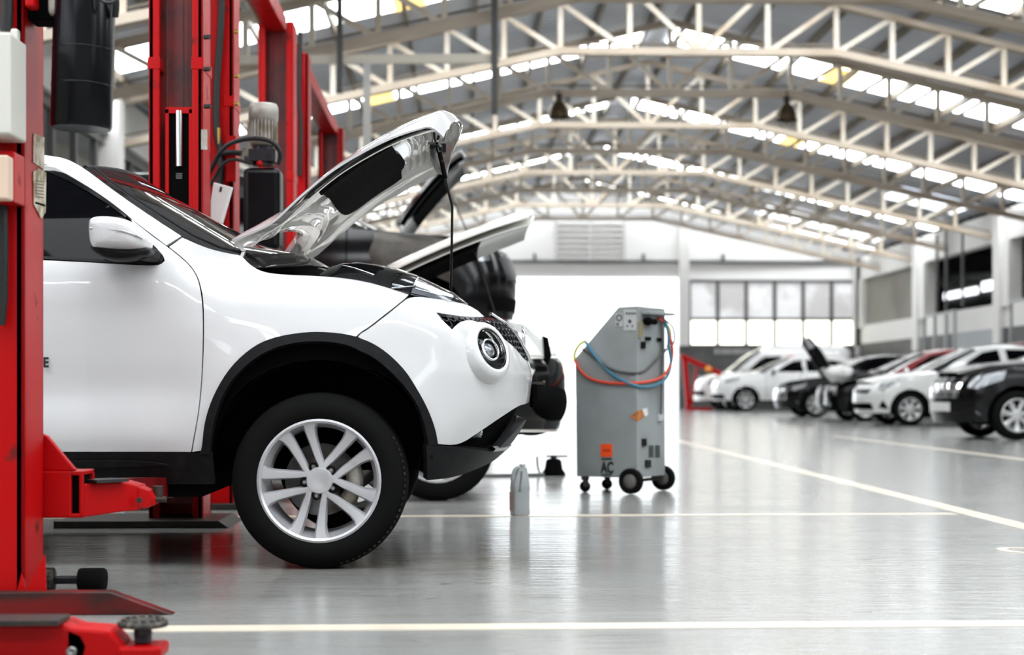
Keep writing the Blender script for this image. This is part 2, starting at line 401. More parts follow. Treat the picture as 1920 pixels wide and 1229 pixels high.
# far gable wall with door, window band, dark dado
def wallpart(name, mat, a, b): return struct(MB().bb(a, b).build(name, mat))
W0, W1 = YF, YF + .3
DX0, DX1, DZ = U(925, 0, YF).x, U(1273, 0, YF).x, U(0, 518, YF).z
WX0, WX1 = U(1292, 0, YF).x, U(1612, 0, YF).x
WZ0, WZ1 = U(0, 648, YF).z, U(0, 525, YF).z
m = MB()
m.bb((XL - .3, W0, DZ), (XR + .3, W1, roofz(XR) - .5))
m.add([(XL - .3, W0, roofz(XR) - .5), (XR + .3, W0, roofz(XR) - .5), (XR + .3, W0, roofz(XR)), (RX, W0, RZ), (XL - .3, W0, roofz(XL))], [(0, 1, 2, 3, 4)])
m.bb((XL - .3, W0, 0), (DX0, W1, DZ)); m.bb((DX1, W0, WZ0), (WX0, W1, DZ)); m.bb((WX1, W0, WZ0), (XR + .3, W1, DZ))
m.bb((WX0, W0, WZ1), (WX1, W1, DZ))
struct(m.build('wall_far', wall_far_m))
wallpart('wall_far_dado', wall_dark, (DX1, W0 - .04, 0), (XR, W1, WZ0))
# pilasters, ledge and pipe
m = MB()
for px in (1281, 1607): 
    x = U(px, 0, YF).x; m.bb((x - .18, W0 - .25, WZ0), (x + .18, W0, roofz(x) - .3))
struct(m.build('trim_1', wall_white))
m = MB(); m.bb((U(960, 0, YF).x - 1, W0 - .2, U(0, 491, YF).z), (XR, W0 - .05, U(0, 486, YF).z))
for px in (1002, 1206, 1355, 1548): m.bb((U(px, 0, YF).x - .04, W0 - .2, U(0, 489, YF).z), (U(px, 0, YF).x + .04, W0, U(0, 474, YF).z))
struct(m.build('trim_2', frame_dark))
# louvre vent
t = thing('wall_vent', 'pale louvred vent high on the white gable wall', 'vent', U(1106, 485, YF))
x0, x1 = U(1042, 0, YF).x, U(1170, 0, YF).x
m = MB(); 
for i in range(7):
    z = U(0, 417 + i * 11, YF).z; m.box(((x0 + x1) / 2, YF - .06, z), (x1 - x0, .09, .07))
m.build('louvre', wall_white, t)
m = MB()
for x in (x0, (x0 + x1) / 2, x1): m.bb((x - .05, YF - .1, U(0, 488, YF).z), (x + .05, YF, U(0, 412, YF).z))
m.build('frame', M('vent_grey', (.62, .60, .58), .6), t)
# window band: frame + panes
wf = MB(); n = 6
for i in range(n + 1):
    x = WX0 + (WX1 - WX0) * i / n; wf.bb((x - .06, W0 - .06, WZ0), (x + .06, W0 + .1, WZ1))
for z in (WZ0, WZ1, U(0, 597, YF).z): wf.bb((WX0, W0 - .05, z - .05), (WX1, W0 + .09, z + .05))
wfo = struct(wf.build('window_30', frame_dark))
zs = [U(0, v, YF).z for v in (648, 597, 573, 548, 525)]
for i in range(n):
    a = WX0 + (WX1 - WX0) * i / n + .06; b = WX0 + (WX1 - WX0) * (i + 1) / n - .06
    MB().bb((a, W0 + .02, zs[0] + .05), (b, W0 + .05, zs[1] - .05)).build('pane', pane_lit, wfo)
    MB().bb((a, W0 + .02, zs[1] + .05), (b, W0 + .05, zs[4] - .05)).build('pane', pane_frost, wfo)
# far yard outside the door
struct(MB().bb((-20, YF + .3, -.12), (40, YF + 60, -.02)).build('ground_outside', outside))
random.seed(3)
# near end: yard behind an unseen wall added to keep daylight off the car
struct(MB().bb((-30, -60, -.12), (40, YB - 6, -.02)).build('ground_behind', M('yard_grey', (.35, .35, .34), .9)))
m = MB(); m.bb((XL - .3, YB - .3, 4.2), (XR + .3, YB, 8.2)); m.bb((XL - .3, YB - .3, 0), (XR + .3, YB, 4.2)); struct(m.build('wall_near', wall_white))
# side walls
COLY = [55.3 - 7.4 * i for i in range(0, 9)]
BZ0, BZ1 = 4.46, 5.12; SZ0, SZ1 = 2.24, 2.87
m = MB(); m.bb((XR, YB, BZ0), (XR + .3, YF, BZ1 + .12)); struct(m.build('wall_right_beam', wall_white))
m = MB()
for i, y in enumerate(COLY): m.bb((XR - .12, y - .25, 0 if i < 0 else SZ0 - .4), (XR + .32, y + .25, BZ1 + .1)); m.bb((XR - .05, y - .75, SZ1 - .1), (XR + .3, y - .25, BZ0))
struct(m.build('wall_right_columns', wall_white))
struct(MB().bb((XR + .02, YB, SZ0), (XR + .25, YF, SZ1)).build('wall_right', wall_white))
struct(MB().bb((XR, YB, 0), (XR + .26, YF, SZ0)).build('wall_right_dado', wall_dark))
# closed brown panel in the far opening, open annex beyond the others
struct(MB().bb((XR + .12, COLY[1], SZ1), (XR + .2, COLY[0], BZ0)).build('wall_right_panel', annex_brown))
m = MB(); m.bb((XR + 8, YB, 0), (XR + 8.2, 78, 5.6)); m.bb((XR + .3, 77.8, 0), (XR + 8, 78, 5.6)); m.bb((XR + .3, YF, 0), (XR + .5, 78, 5.6)); struct(m.build('wall_annex', annex_grey))
m = MB(); m.bb((XR + .3, YB, 5.5), (XR + 8.1, 78, 5.6))
for i in range(28): m.bb((XR + .3, 20 + i * 2.0, 5.25), (XR + 8, 20.12 + i * 2.0, 5.5))
struct(m.build('ceiling_annex', annex_grey))
k += 1
struct(MB().bb((XR + 7.9, 62.5, 4.75), (XR + 7.96, 66.2, 5.15)).build('window_41', skylight_dim))
struct(MB().bb((XR + 7.9, 66.8, 4.7), (XR + 7.96, 71.5, 5.0)).build('window_42', skylight_dim))
# left wall
m = MB(); m.bb((XL - .3, YB, 4.72), (XL, YF, 5.5)); struct(m.build('wall_left_beam', wall_white))
m = MB()
for y in COLY: m.bb((XL - .3, y - .22, 0), (XL + .14, y + .22, 5.3))
struct(m.build('wall_left_columns', wall_white))
m = MB(); m.bb((XL - .3, YB, 0), (XL - .05, YF, 2.6)); struct(m.build('wall_left', wall_white)); struct(MB().bb((XL - .06, YB, 0), (XL, YF, 2.24)).build('wall_left_dado', wall_dark))
m = MB()
for i in range(30): m.bb((XL - .2, 12 + i * 1.3, 2.6), (XL - .1, 12.12 + i * 1.3, 4.7))
m.bb((XL - .2, 8, 4.55), (XL - .08, YF, 4.72)); m.bb((XL - .2, 8, 3.4), (XL - .1, YF, 3.5))
struct(m.build('window_43', frame_dark))
wall_cream = noisy(M('wall_cream', (.60, .57, .50), .7), (.45, .42, .36), .5)
struct(MB().bb((XL - 2.0, 8, 0), (XL - 1.8, YF, 5.2)).build('wall_outer', wall_cream))
# painted floor lines
def flat_line(p, q, w):
    p, q = Vector(p), Vector(q); return MB().bar((p.x, p.y, .001), (q.x, q.y, .001), w, .002)
a, b = FL(683, 1177.6), FL(1913, 1170); d = (b - a)
struct(flat_line(a - d * 1.2, b + d * .6, .105).build('floor_marking', line_cream))
a, b = FL(755, 968.7), FL(1790, 964); d = (b - a)
struct(flat_line(a - d * .8, b, .105).build('floor_marking', line_cream))
yA2 = FL(960, 858).y
a, b = FL(1397, 858.4), FL(1913, 986); d = b - a
struct(flat_line(a - d * 1.0, b + d * .6, .13).build('floor_marking', line_cream))
a, b = FL(1652, 829), FL(1913, 861.5); d = b - a
struct(flat_line(a - d * .5, b + d * 1.5, .13).build('floor_marking', line_cream))
P = FL(1905, 1035)
text_part('floor_number', '0', line_cream, 1.0, Matrix.Translation(FL(1918, 1033) + Vector((.0, 0, .001))) @ Matrix.Diagonal((.45, .33, 1, 1)), None, .001).__setitem__('kind', 'structure')
# horizontal tie and hangers under the truss nearest the lifts
def bstruct(name, a, b, w, mat=steel_cream): return struct(MB().bar(a, b, w, w).build(name, mat))
bstruct('trim_3', U(380, 113, 22.6), U(936, 110, 22.6), .12)
bstruct('trim_4', U(927, -40, 22.5), U(927, 215, 22.5), .09, frame_dark)
bstruct('trim_5', U(637, -30, 22.4), U(637, 175, 22.4), .08, frame_dark)
bstruct('trim_6', U(688, 118, 22.5), U(688, 290, 22.5), .10, wall_white)
# high-bay bell lamps on the truss at y = 30.2
for px, py, nm in ((1048, 205, 'left one of two rusty brown bell lamps hanging from a roof truss'), (1475, 210, 'right one of two rusty brown bell lamps hanging from a roof truss')):
    c = U(px, py + 16, 30.1); t = thing('bell_lamp', nm, 'lamp', c, group='bell lamps under the roof')
    MB().lathe(c, (0, 0, 1), [(.215, 0), (.205, .1), (.165, .2), (.11, .28), (.06, .32), (0, .33)], 28).build('lamp_shade', tank_shell, t)
    MB().cyl(c + Vector((0, 0, .30)), c + Vector((0, 0, .45)), .06).build('ballast', dark_steel, t)
    MB().cyl(c + Vector((0, 0, .45)), (c.x, c.y, bot(c.x) + .05), .012, n=8).build('stem', dark_steel, t)
    MB().sphere(c + Vector((0, 0, .12)), .07).build('bulb', white_ink, t)
# ================================================================ CAR KIT
def smooth(a, b, x):
    t = np.clip((x - a) / (b - a), 0, 1); return t * t * (3 - 2 * t)
def interp(x, xs, ys): return np.interp(x, xs, ys)
def spl(x, xs, ys):
    """smooth interpolation (Catmull-Rom / cubic Hermite) through the points"""
    x = np.asarray(x, float); xs = np.asarray(xs, float); ys = np.asarray(ys, float)
    m = np.gradient(ys, xs); i = np.clip(np.searchsorted(xs, x) - 1, 0, len(xs) - 2)
    xc = np.clip(x, xs[0], xs[-1]); h = xs[i + 1] - xs[i]; t = (xc - xs[i]) / h
    return (2 * t**3 - 3 * t**2 + 1) * ys[i] + (t**3 - 2 * t**2 + t) * h * m[i] + (-2 * t**3 + 3 * t**2) * ys[i + 1] + (t**3 - t**2) * h * m[i + 1]
class Patch:
    """parametric surface f(a, b) -> (x, y, z) arrays, in the local frame of a thing at offset org"""
    def __init__(s, f, ar, br, org=(0, 0, 0), na=160, nb=90):
        s.f = f; s.org = np.array(org, float); s.ar = ar; s.br = br
        A, B = np.meshgrid(np.linspace(*ar, na), np.linspace(*br, nb), indexing='ij')
        P = f(A.ravel(), B.ravel()) + s.org; s.gA = A.ravel(); s.gB = B.ravel()
        s.gp = s.proj(P)
    @staticmethod
    def proj(P):
        D = P[:, 1] * CA + P[:, 0] * SA; r = P[:, 0] * CA - P[:, 1] * SA
        return np.stack([960 + FPX * r / D, HOR - FPX * (P[:, 2] - CH) / D], 1)
    def at(s, a, b): return s.f(np.array([a], float), np.array([b], float))[0]
    def nrm(s, A, B, e=2e-3):
        A = np.asarray(A, float); B = np.asarray(B, float)
        n = np.cross(s.f(A + e, B) - s.f(A - e, B), s.f(A, B + e) - s.f(A, B - e)); return n / (np.linalg.norm(n, axis=1, keepdims=True) + 1e-12)
    def inv(s, px, py):
        d = (s.gp[:, 0] - px) ** 2 + (s.gp[:, 1] - py) ** 2; i = int(np.argmin(d)); x = np.array([s.gA[i], s.gB[i]]); e = 1e-4
        tgt = np.array([px, py]); best = (d[i], x.copy())
        for _ in range(12):
            p0 = s.proj(s.f(x[:1], x[1:]) + s.org)[0]; r = tgt - p0
            if r @ r < best[0]: best = (r @ r, x.copy())
            pa = s.proj(s.f(x[:1] + e, x[1:]) + s.org)[0]; pb = s.proj(s.f(x[:1], x[1:] + e) + s.org)[0]
            J = np.stack([(pa - p0) / e, (pb - p0) / e], 1)
            st = np.linalg.lstsq(J.T @ J + np.eye(2) * 1.0, J.T @ r, rcond=None)[0]
            x = x + np.clip(st, -.06, .06); x[0] = np.clip(x[0], *s.ar); x[1] = np.clip(x[1], *s.br)
        return tuple(best[1])
    def poly(s, pts): return [s.inv(*p) if abs(p[0]) > 3 or abs(p[1]) > 3 else (p[0], p[1]) for p in pts]   # (below 3: already parameters)
def dens(poly, res):
    out = []
    for i, p in enumerate(poly):
        q = poly[(i + 1) % len(poly)]; n = max(1, int(math.ceil(math.hypot(q[0] - p[0], q[1] - p[1]) / res)))
        out += [(p[0] + (q[0] - p[0]) * k / n, p[1] + (q[1] - p[1]) * k / n) for k in range(n)]
    return out
def rnd(poly, it=2, keep=50):
    """corner cutting for smooth outlines; corners sharper than keep degrees stay"""
    for _ in range(it):
        out = []; n = len(poly)
        for i in range(n):
            a, b, c = poly[i - 1], poly[i], poly[(i + 1) % n]
            v1 = (b[0] - a[0], b[1] - a[1]); v2 = (c[0] - b[0], c[1] - b[1])
            ang = abs(math.degrees(math.atan2(v1[0] * v2[1] - v1[1] * v2[0], v1[0] * v2[0] + v1[1] * v2[1])))
            if ang > keep: out.append(b)
            else: out += [(b[0] - v1[0] * .25, b[1] - v1[1] * .25), (b[0] + v2[0] * .25, b[1] + v2[1] * .25)]
        poly = out
    return poly
def inpoly(x, y, poly):
    P = np.array(poly); r = np.zeros(len(x), bool); j = len(P) - 1
    for i in range(len(P)):
        xi, yi = P[i]; xj, yj = P[j]
        if yi != yj:
            r ^= ((yi > y) != (yj > y)) & (x < (xj - xi) * (y - yi) / (yj - yi) + xi)
        j = i
    return r
def distpoly(x, y, poly):
    P = np.array(poly); d = np.full(len(x), 1e9)
    for i in range(len(P)):
        a = P[i]; b = P[(i + 1) % len(P)]; v = b - a; L = v @ v + 1e-12
        t = np.clip(((x - a[0]) * v[0] + (y - a[1]) * v[1]) / L, 0, 1)
        d = np.minimum(d, np.hypot(x - a[0] - t * v[0], y - a[1] - t * v[1]))
    return d
class Multi:
    def __init__(s): s.l = []
    def build(s, *a, **k): return [m.build(*a, **k) for m in s.l][0]
def panel(pt, poly, holes=(), th=.015, off=0, res=.035, sides=(1,), flip=1):
    """sheet cut from a Patch along poly (param space) with thickness; sides: +1 as is, -1 mirrored in y"""
    loops = [dens(poly, res * .8)] + [dens(h, res * .8) for h in holes]
    vs = []; es = []
    for l in loops:
        o = len(vs); vs += l; es += [(o + i, o + (i + 1) % len(l)) for i in range(len(l))]
    nb = len(vs); A = np.array(loops[0]); a0, b0 = A.min(0); a1, b1 = A.max(0)
    gx, gy = np.meshgrid(np.arange(a0 + res / 2, a1, res), np.arange(b0 + res / 2, b1, res)); gx = gx.ravel(); gy = gy.ravel()
    ok = inpoly(gx, gy, loops[0])
    for l in loops: ok &= distpoly(gx, gy, l) > res * .45
    for l in loops[1:]: ok &= ~inpoly(gx, gy, l)
    vs = vs + list(zip(gx[ok], gy[ok]))
    r = delaunay_2d_cdt([Vector(v) for v in vs], es, [], 0, 1e-7)
    V = np.array([(v.x, v.y) for v in r[0]]); F = [tuple(f) for f in r[2]]
    C = np.array([V[list(f)].mean(0) for f in F]); ok = inpoly(C[:, 0], C[:, 1], loops[0])
    for l in loops[1:]: ok &= ~inpoly(C[:, 0], C[:, 1], l)
    F = [f for f, k in zip(F, ok) if k]
    N = pt.nrm(V[:, 0], V[:, 1]) * flip; P = pt.f(V[:, 0], V[:, 1]) + N * off; Q = P - N * th
    cnt = {}
    for f in F:
        for i in range(len(f)):
            e = (f[i], f[(i + 1) % len(f)]); cnt[e] = cnt.get(e, 0) + 1
    rim = [e for e in cnt if (e[1], e[0]) not in cnt]
    mbs = Multi()
    for sd in sides:
        mb = MB(); mbs.l.append(mb); k = np.array([1, sd, 1]); n = len(P); a = P * k; b = Q * k
        mb.add(a, F if sd > 0 else [f[::-1] for f in F], True); mb.add(b, [f[::-1] for f in F] if sd > 0 else F, True)
        for (i, j) in rim:
            q = [a[i], a[j], b[j], b[i]]; mb.add(q, [(0, 1, 2, 3) if sd < 0 else (3, 2, 1, 0)])
    return mbs
def bodysurf(hw, q0, qf, prof, bulge=None, pw=.85, rear=None):
    """plan-rounded body side. a: metres along the side (a<0) then round the front corner (0..hw*1.2); b: height.
    qf(z): nose position; prof(q, z): inset of the side; rear: optional (q_start, q_end(z)) -> same rounding at the tail for a < a_r"""
    L = hw * 1.2
    def f(a, b):
        a = np.asarray(a, float); b = np.asarray(b, float)
        th = np.clip(a / L, 0, 1) * (PI / 2); sn = np.sin(th); cs = np.cos(th)
        q = np.where(a <= 0, q0 + a, q0 + (qf(b) - q0) * (sn ** 2 + 1e-9) ** (pw / 2))
        ins = hw * (1 - (cs ** 2 + 1e-12) ** (pw / 2)) * (a > 0)
        if rear:
            ar, qe = rear; tr = np.clip((ar - a) / L, 0, 1) * (PI / 2)
            qs = q0 + ar
            q = np.where(a < ar, qs - (qs - qe(b)) * (np.sin(tr) ** 2 + 1e-9) ** (pw / 2), q)
            ins = np.where(a < ar, hw * (1 - (np.cos(tr) ** 2 + 1e-12) ** (pw / 2)), ins)
        p = prof(q, b); fade = 1 - np.clip(ins / hw, 0, 1)
        y = -(hw - ins - p * fade)
        return np.stack([q, y, b], 1)
    f.L = L
    return f
def s_of_q(f, q, z):
    """param a for a given q (metres) at height z"""
    A = np.linspace(-6, f.L, 1500); Q = f(A, np.full(1500, z))[:, 0]; return float(np.interp(q, Q, A))
def make_wheel(parent, c, sgn, R, rim, width, style='five', mat=alloy, name='wheel', detail=True):
    """c: centre of the outer face in the parent's frame; sgn: -1 outer face to -y, +1 to +y"""
    c = Vector(c); ax = Vector((0, sgn, 0))
    def P(x, z, d): return c + Vector((x, -sgn * d, z))
    m = MB()
    m.lathe(c, -ax, [(rim, .004), (rim + .002, -.004), (rim - .006, -.007), (rim - .014, .0), (rim - .018, .02), (rim - .03, .05), (rim - .035, width * .8), (rim - .02, width * .82), (rim, width * .8)], 64 if detail else 32, closed=True)
    hub = rim * .215
    m.lathe(c, -ax, [(0, .0145), (hub * .5, .014), (hub * .62, .013), (hub * .95, .014), (hub * 1.05, .020), (hub * 1.12, .05), (0, .06)], 40 if detail else 20)
    def spoke(a0, r0, a1, r1, w0, w1, d0=.016, d1=.002, t=.03):
        p = [Vector((r0 * math.cos(a0), r0 * math.sin(a0))), Vector((r1 * math.cos(a1), r1 * math.sin(a1)))]
        dr = (p[1] - p[0]).normalized(); nr = Vector((-dr.y, dr.x)); rows = []
        for k in range(9):
            u = k / 8; q = p[0].lerp(p[1], u); w = w0 + (w1 - w0) * u ** 1.3; d = d0 + (d1 - d0) * u ** 1.5 + .010 * math.sin(PI * u)
            row = []
            for (i, dd) in ((-.58, t), (-.52, .012), (-.36, .002), (0, 0), (.36, .002), (.52, .012), (.58, t)):
                z = q + nr * (i * w * 1.0); row.append(P(z.x, z.y, d + dd))
            rows.append(row)
        m.grid(rows)
    if style == 'five':
        angs = [math.radians(42 + 72 * k) for k in range(5)]
        for a in angs:
            for s in (-1, 1):
                rows = []
                for r in np.linspace(.044, .223, 18) / .232 * rim:
                    k = r / rim * .232; wi = np.interp(k, [.04, .057, .08, .14, .222], [.012, .0165, .0145, .018, .022]); wo = np.interp(k, [.04, .06, .12, .175, .205, .222], [.034, .043, .052, .062, .074, .092])
                    u = (k - .044) / .179; d = .015 - .012 * u ** 1.5 + .006 * math.sin(PI * u); row = []
                    for fr, dd in ((0, .03), (.05, .010), (.17, .001), (.5, 0), (.83, .001), (.95, .010), (1, .03)):
                        w_ = s * (wi + (wo - wi) * fr); x = math.sqrt(max(r * r - w_ * w_, 1e-6)); row.append(P(x * math.cos(a) - w_ * math.sin(a), x * math.sin(a) + w_ * math.cos(a), d + dd))
                    rows.append(row)
                m.grid(rows)
            for s in ():
                spoke(a + s * .60, hub * .8, a + s * .25, rim - .010, .028, .066)
        nuts = []
        for a in angs:
            m2 = MB(); m3 = MB(); nuts.append((m2, m3))
            r = rim * .25
            o = P(r * math.cos(a), r * math.sin(a), 0)
            m3.lathe(o, -ax, [(.013, .03), (.0165, .022), (.0165, .018), (.012, .018), (.012, .035)], 20)
            m2.lathe(o, -ax, [(0, .018), (.007, .018), (.0085, .021), (.0085, .04)], 6)
    elif style == 'seven':
        for k in range(7):
            a = 2 * PI * k / 7 + .2; spoke(a, hub * .8, a, rim - .008, .05, .085, .012, .004)
    else:
        for k in range(10):
            a = 2 * PI * k / 10; spoke(a, hub * .8, a, rim - .008, .03, .05, .012, .004)
    w = m.build(name, mat, parent, ang=35)
    # tyre: rounded shoulders, ribs and a worn edge
    b = width; t = MB()
    pr = [(rim - .004, .004), (rim + .008, -.006), (rim + (R - rim) * .35, -.012), (rim + (R - rim) * .7, -.006), (R - .022, .004), (R - .010, .014), (R - .003, .026)]
    mid = []
    for g in (.30, .43, .57, .70):
        d = b * g; mid += [(R, d - .008), (R - .007, d - .006), (R - .007, d + .006), (R, d + .008)]
    t.lathe(c, -ax, pr + mid + [(R - .003, b - .026), (R - .015, b - .01), (R - .03, b), (rim, b)], 80 if detail else 40)
    t.build('tyre', rubber, w)
    if detail:
        # worn brown tread blocks round the shoulder
        tb = MB()
        for k in range(26):
            a = math.radians(-75 + 4.2 * k)
            p = P(math.cos(a) * (R - .012), math.sin(a) * (R - .012), .015)
            tb.box(p, (.012, .018, .006), M4=Matrix.Rotation(-a + PI / 2, 3, 'Y'))
        tb.build('tread_edge', tyre_edge, w)['kind'] = 'stuff'
        if style == 'five':
            [(p.build('wheel_nut', steel, w, ang=30), q.build('nut_seat', shell_black, w)) for p, q in nuts]
        d = MB(); d.lathe(c, -ax, [(0, .07), (.05, .07), (.052, .085), (.138, .088), (.140, .112), (.05, .114)], 48); d.build('brake_disc', steel, w)
        k = MB(); rows = []
        for i in range(9):
            a = math.radians(-38 + 9.0 * i)
            rows.append([P(r * math.cos(a), r * math.sin(a), dd) for r, dd in ((.095, .08), (.10, .058), (.125, .05), (.150, .055), (.158, .08), (.158, .13))])
        k.grid(rows, th=.004); k.build('brake_caliper', motor_alu, w)
    else:
        MB().lathe(c, -ax, [(0, .07), (.13, .075), (.13, .1), (0, .11)], 24).build('brake_disc', dark_steel, w)
    return w
# ================================================================ THE WHITE COMPACT CROSSOVER ON THE LIFT
JO = (-.545, 6.03 + .8825, 0.0); HW = .8825
def j_qf(z): return spl(z, [.25, .34, .44, .55, .62, .68, .74, .79, .86, .935, .972, 1.02, 1.10, 1.2], [.60, .66, .73, .80, .825, .833, .837, .825, .803, .765, .72, .66, .56, .5])
def j_prof(q, z):
    door = spl(z, [.25, .40, .50, .58, .66, .80, .95, 1.10, 1.165, 1.25, 1.40, 1.52, 1.60], [.09, .045, .02, .022, .030, .018, .012, .022, .045, .085, .175, .255, .33])
    fen = spl(z, [.25, .40, .60, .80, .95, 1.03, 1.08, 1.12, 1.17, 1.25, 1.40, 1.6], [.06, .03, .01, .0, .012, .04, .075, .115, .15, .17, .22, .33])
    k = smooth(-.62, -.30, q); p = door * (1 - k) + fen * k
    r = np.hypot(q, z - .36); p = p - .035 * np.exp(-((r - .40) / .13) ** 2) * smooth(-.75, -.35, q)
    r2 = np.hypot(q + 2.53, z - .36); p = p - .035 * np.exp(-((r2 - .40) / .13) ** 2) * smooth(-1.75, -2.1, q)
    return p + .0
jf = bodysurf(HW, .16, j_qf, j_prof, rear=(-2.85, lambda z: -3.30 + 0 * z))
JP = Patch(jf, (-2.2, jf.L), (.25, 1.62), JO, 260, 120)
JUKE = thing('car', 'white compact crossover with open bonnet, raised on the red lift in front', 'car', JO, local=True)
L_ = jf.L
shut = [(358, 848), (371, 779), (378, 702), (380.5, 630), (380, 580), (377, 548), (369, 518), (350, 492), (315, 464)]
WIN = [(-270, 282), (-60, 287), (60, 303), (85, 311), (125, 329), (165, 353), (200, 376), (234, 404), (238, 415), (250, 432), (275, 452), (303, 480), (305, 489), (298, 495), (262, 495.5), (85, 484.5), (-270, 478)]
fender = [(358 + 2.5, 848)] + [(x + 2.5, y - 1) for x, y in shut[1:]] + [(342, 446), (390, 467), (435, 477), (452, 479), (466, 495), (490, 510), (527, 515.5), (599, 518), (642, 522), (692, 530), (731, 542), (766, 553), (745, 571), (715, 594), (682, 619), (668, 631),
          (623, 625), (576, 624), (518, 633), (478, 649), (455, 667), (435, 687), (417, 712), (404, 738), (393, 765), (386, 789), (382, 820), (380, 845)]
door = [(-270, 848)] + shut + [(280, 439), (246, 411), (252, 428), (278, 450), (306, 478), (309, 489), (300, 498), (262, 498), (85, 487.5), (-270, 481)]
apil = [(-270, 258), (-60, 273), (60, 287), (85, 291), (120, 296), (145, 308), (165, 321), (215, 359), (280, 404), (340, 443), (312, 460), (280, 436), (242, 407), (236, 401), (200, 373), (165, 350), (125, 326), (85, 308), (60, 300), (-60, 284), (-270, 279)]
grille_low = [(820, 588.5), (831, 603), (848, 619), (853, 612), (862, 604), (877, 600.5), (890, 602), (901, 607), (924, 620), (945, 636), (962, 650), (977, 667), (986, 678)]
bumper = [(769.5, 555.5), (814, 560), (878, 572), (896, 583), (908, 594), (890, 595), (863, 593), (817, 586.5)] + grille_low + [(L_, .80), (L_, .635), (985, 758), (971, 761), (939, 782), (900, 809), (860, 836), (819, 833),
          (815, 815), (807, 785), (797, 759), (779, 729), (766, 708), (752, 688), (733, 669), (713, 653), (690, 640), (671, 632), (685, 620.5), (718, 595.5), (748, 571.5)]
PP = JP.poly
hl = JP.inv(914, 655)
def ring(c, r, n=40, sx=1.0): return [(c[0] + r * sx * math.cos(2 * PI * i / n), c[1] + r * math.sin(2 * PI * i / n)) for i in range(n)]
HLR = .083
mirror = (1, -1)
panel(JP, rnd(PP(fender), 2), sides=mirror, th=.018, res=.028).build('front_wing', white_paint, JUKE, ang=32)
panel(JP, rnd(PP(door), 2), sides=mirror, th=.018, res=.028).build('front_door', white_paint, JUKE, ang=32)
panel(JP, rnd(PP(apil), 2), sides=mirror, th=.018, res=.022).build('windscreen_pillar', white_paint, JUKE, ang=32)
panel(JP, rnd(PP(bumper), 2), [ring(hl, HLR + .004)], sides=mirror, th=.018, res=.018).build('front_bumper', white_paint, JUKE, ang=32)
panel(JP, rnd(PP(WIN), 2), sides=mirror, th=.008, off=-.004, res=.03).build('side_window', glass_dark, JUKE, ang=32)
# gloss-black window frame strips
fr = [(-60, 286), (60, 302), (85, 310), (125, 328), (165, 352), (200, 375), (236, 404), (236, 409), (200, 382), (165, 360), (125, 338), (85, 321), (60, 313), (-60, 296)]
panel(JP, PP(fr), sides=mirror, th=.01, off=.003, res=.03).build('window_frame', gloss_black, JUKE, ang=32)
bs = [(-270, 476), (85, 481.5), (262, 492), (298, 491), (304, 488), (304, 492), (298, 497), (262, 497), (85, 486.5), (-270, 480)]
panel(JP, PP(bs), sides=mirror, th=.01, off=.004, res=.03).build('belt_seal', trim_black, JUKE, ang=32)
sail = [(240, 440), (276, 450), (304, 481), (306, 489), (298, 495), (240, 494)]
panel(JP, PP(sail), sides=mirror, th=.01, off=.006, res=.03).build('mirror_sail', trim_black, JUKE, ang=32)
# black wheel-arch trim
arch_o = [(376, 851), (381, 840), (386, 789), (404, 738), (435, 687), (478, 649), (518, 633), (576, 624), (623, 625), (670, 632), (713, 653), (752, 688), (779, 729), (803, 776), (818, 833)]
arch_i = [(801, 836), (795, 803), (783, 764), (764, 733), (732, 698), (693, 666), (654, 648), (604, 641), (549, 644), (498, 660), (451, 695), (422, 735), (405, 780), (397, 820), (394, 851)]
panel(JP, rnd(PP(arch_o + arch_i), 2, 60), sides=mirror, th=.03, off=.012, res=.02).build('arch_trim', trim_black, JUKE, ang=40)
# sill
sill = [(-1400, 849), (374, 850), (397, 850), (402, 905), (-1400, 905)]
panel(JP, [JP.inv(374, 850), JP.inv(397, 850), JP.inv(402, 908), (-2.2, .30), (-2.2, .44)], sides=mirror, th=.02, off=.004, res=.03).build('sill_trim', trim_black, JUKE, ang=32)
hi = [(-270, 864), (85, 864), (240, 862), (300, 867), (318, 871), (240, 874), (85, 876), (-270, 876)]
panel(JP, rnd(PP(hi), 1), sides=mirror, th=.02, off=.016, res=.03).build('sill_step', trim_black, JUKE, ang=32)
# inner shell and underbody keep the gaps dark
sh = [(L_, .44), (L_, .98), (.62, 1.0), (.35, 1.05), (-.1, 1.07), (-.62, 1.07), (-2.2, 1.1), (-2.2, .40)] + [(q - .16, z) for q, z in [(-.42, .40)] + [(.44 * math.cos(t), .36 + .44 * math.sin(t)) for t in np.linspace(PI, 0, 15)] + [(.43, .40)]]
panel(JP, sh, sides=mirror, th=.01, off=-.045, res=.06).build('inner_shell', shell_black, JUKE, ang=40)
m = MB(); m.bb((-3.2, -.80, .27), (-.45, .80, .52)); m.bb((-.5, -.58, .36), (.50, .58, .55)); m.bb((-.46, -.84, .40), (-.43, .84, 1.0)); m.bb((.40, -.70, .42), (.45, .70, .95))
for s in (-1, 1):
    rows = [[(.43 * math.cos(t), s * y, .36 + .43 * math.sin(t)) for y in (.84, .6)] for t in np.linspace(.12, PI - .12, 24)]
    m.grid(rows); rows = [[(-2.53 + .43 * math.cos(t), s * y, .36 + .43 * math.sin(t)) for y in (.84, .6)] for t in np.linspace(-.3, PI + .3, 24)]; m.grid(rows)
    m.bb((-.42, s * .58, .42), (.42, s * .60, .8))
m.build('underbody', shell_black, JUKE)
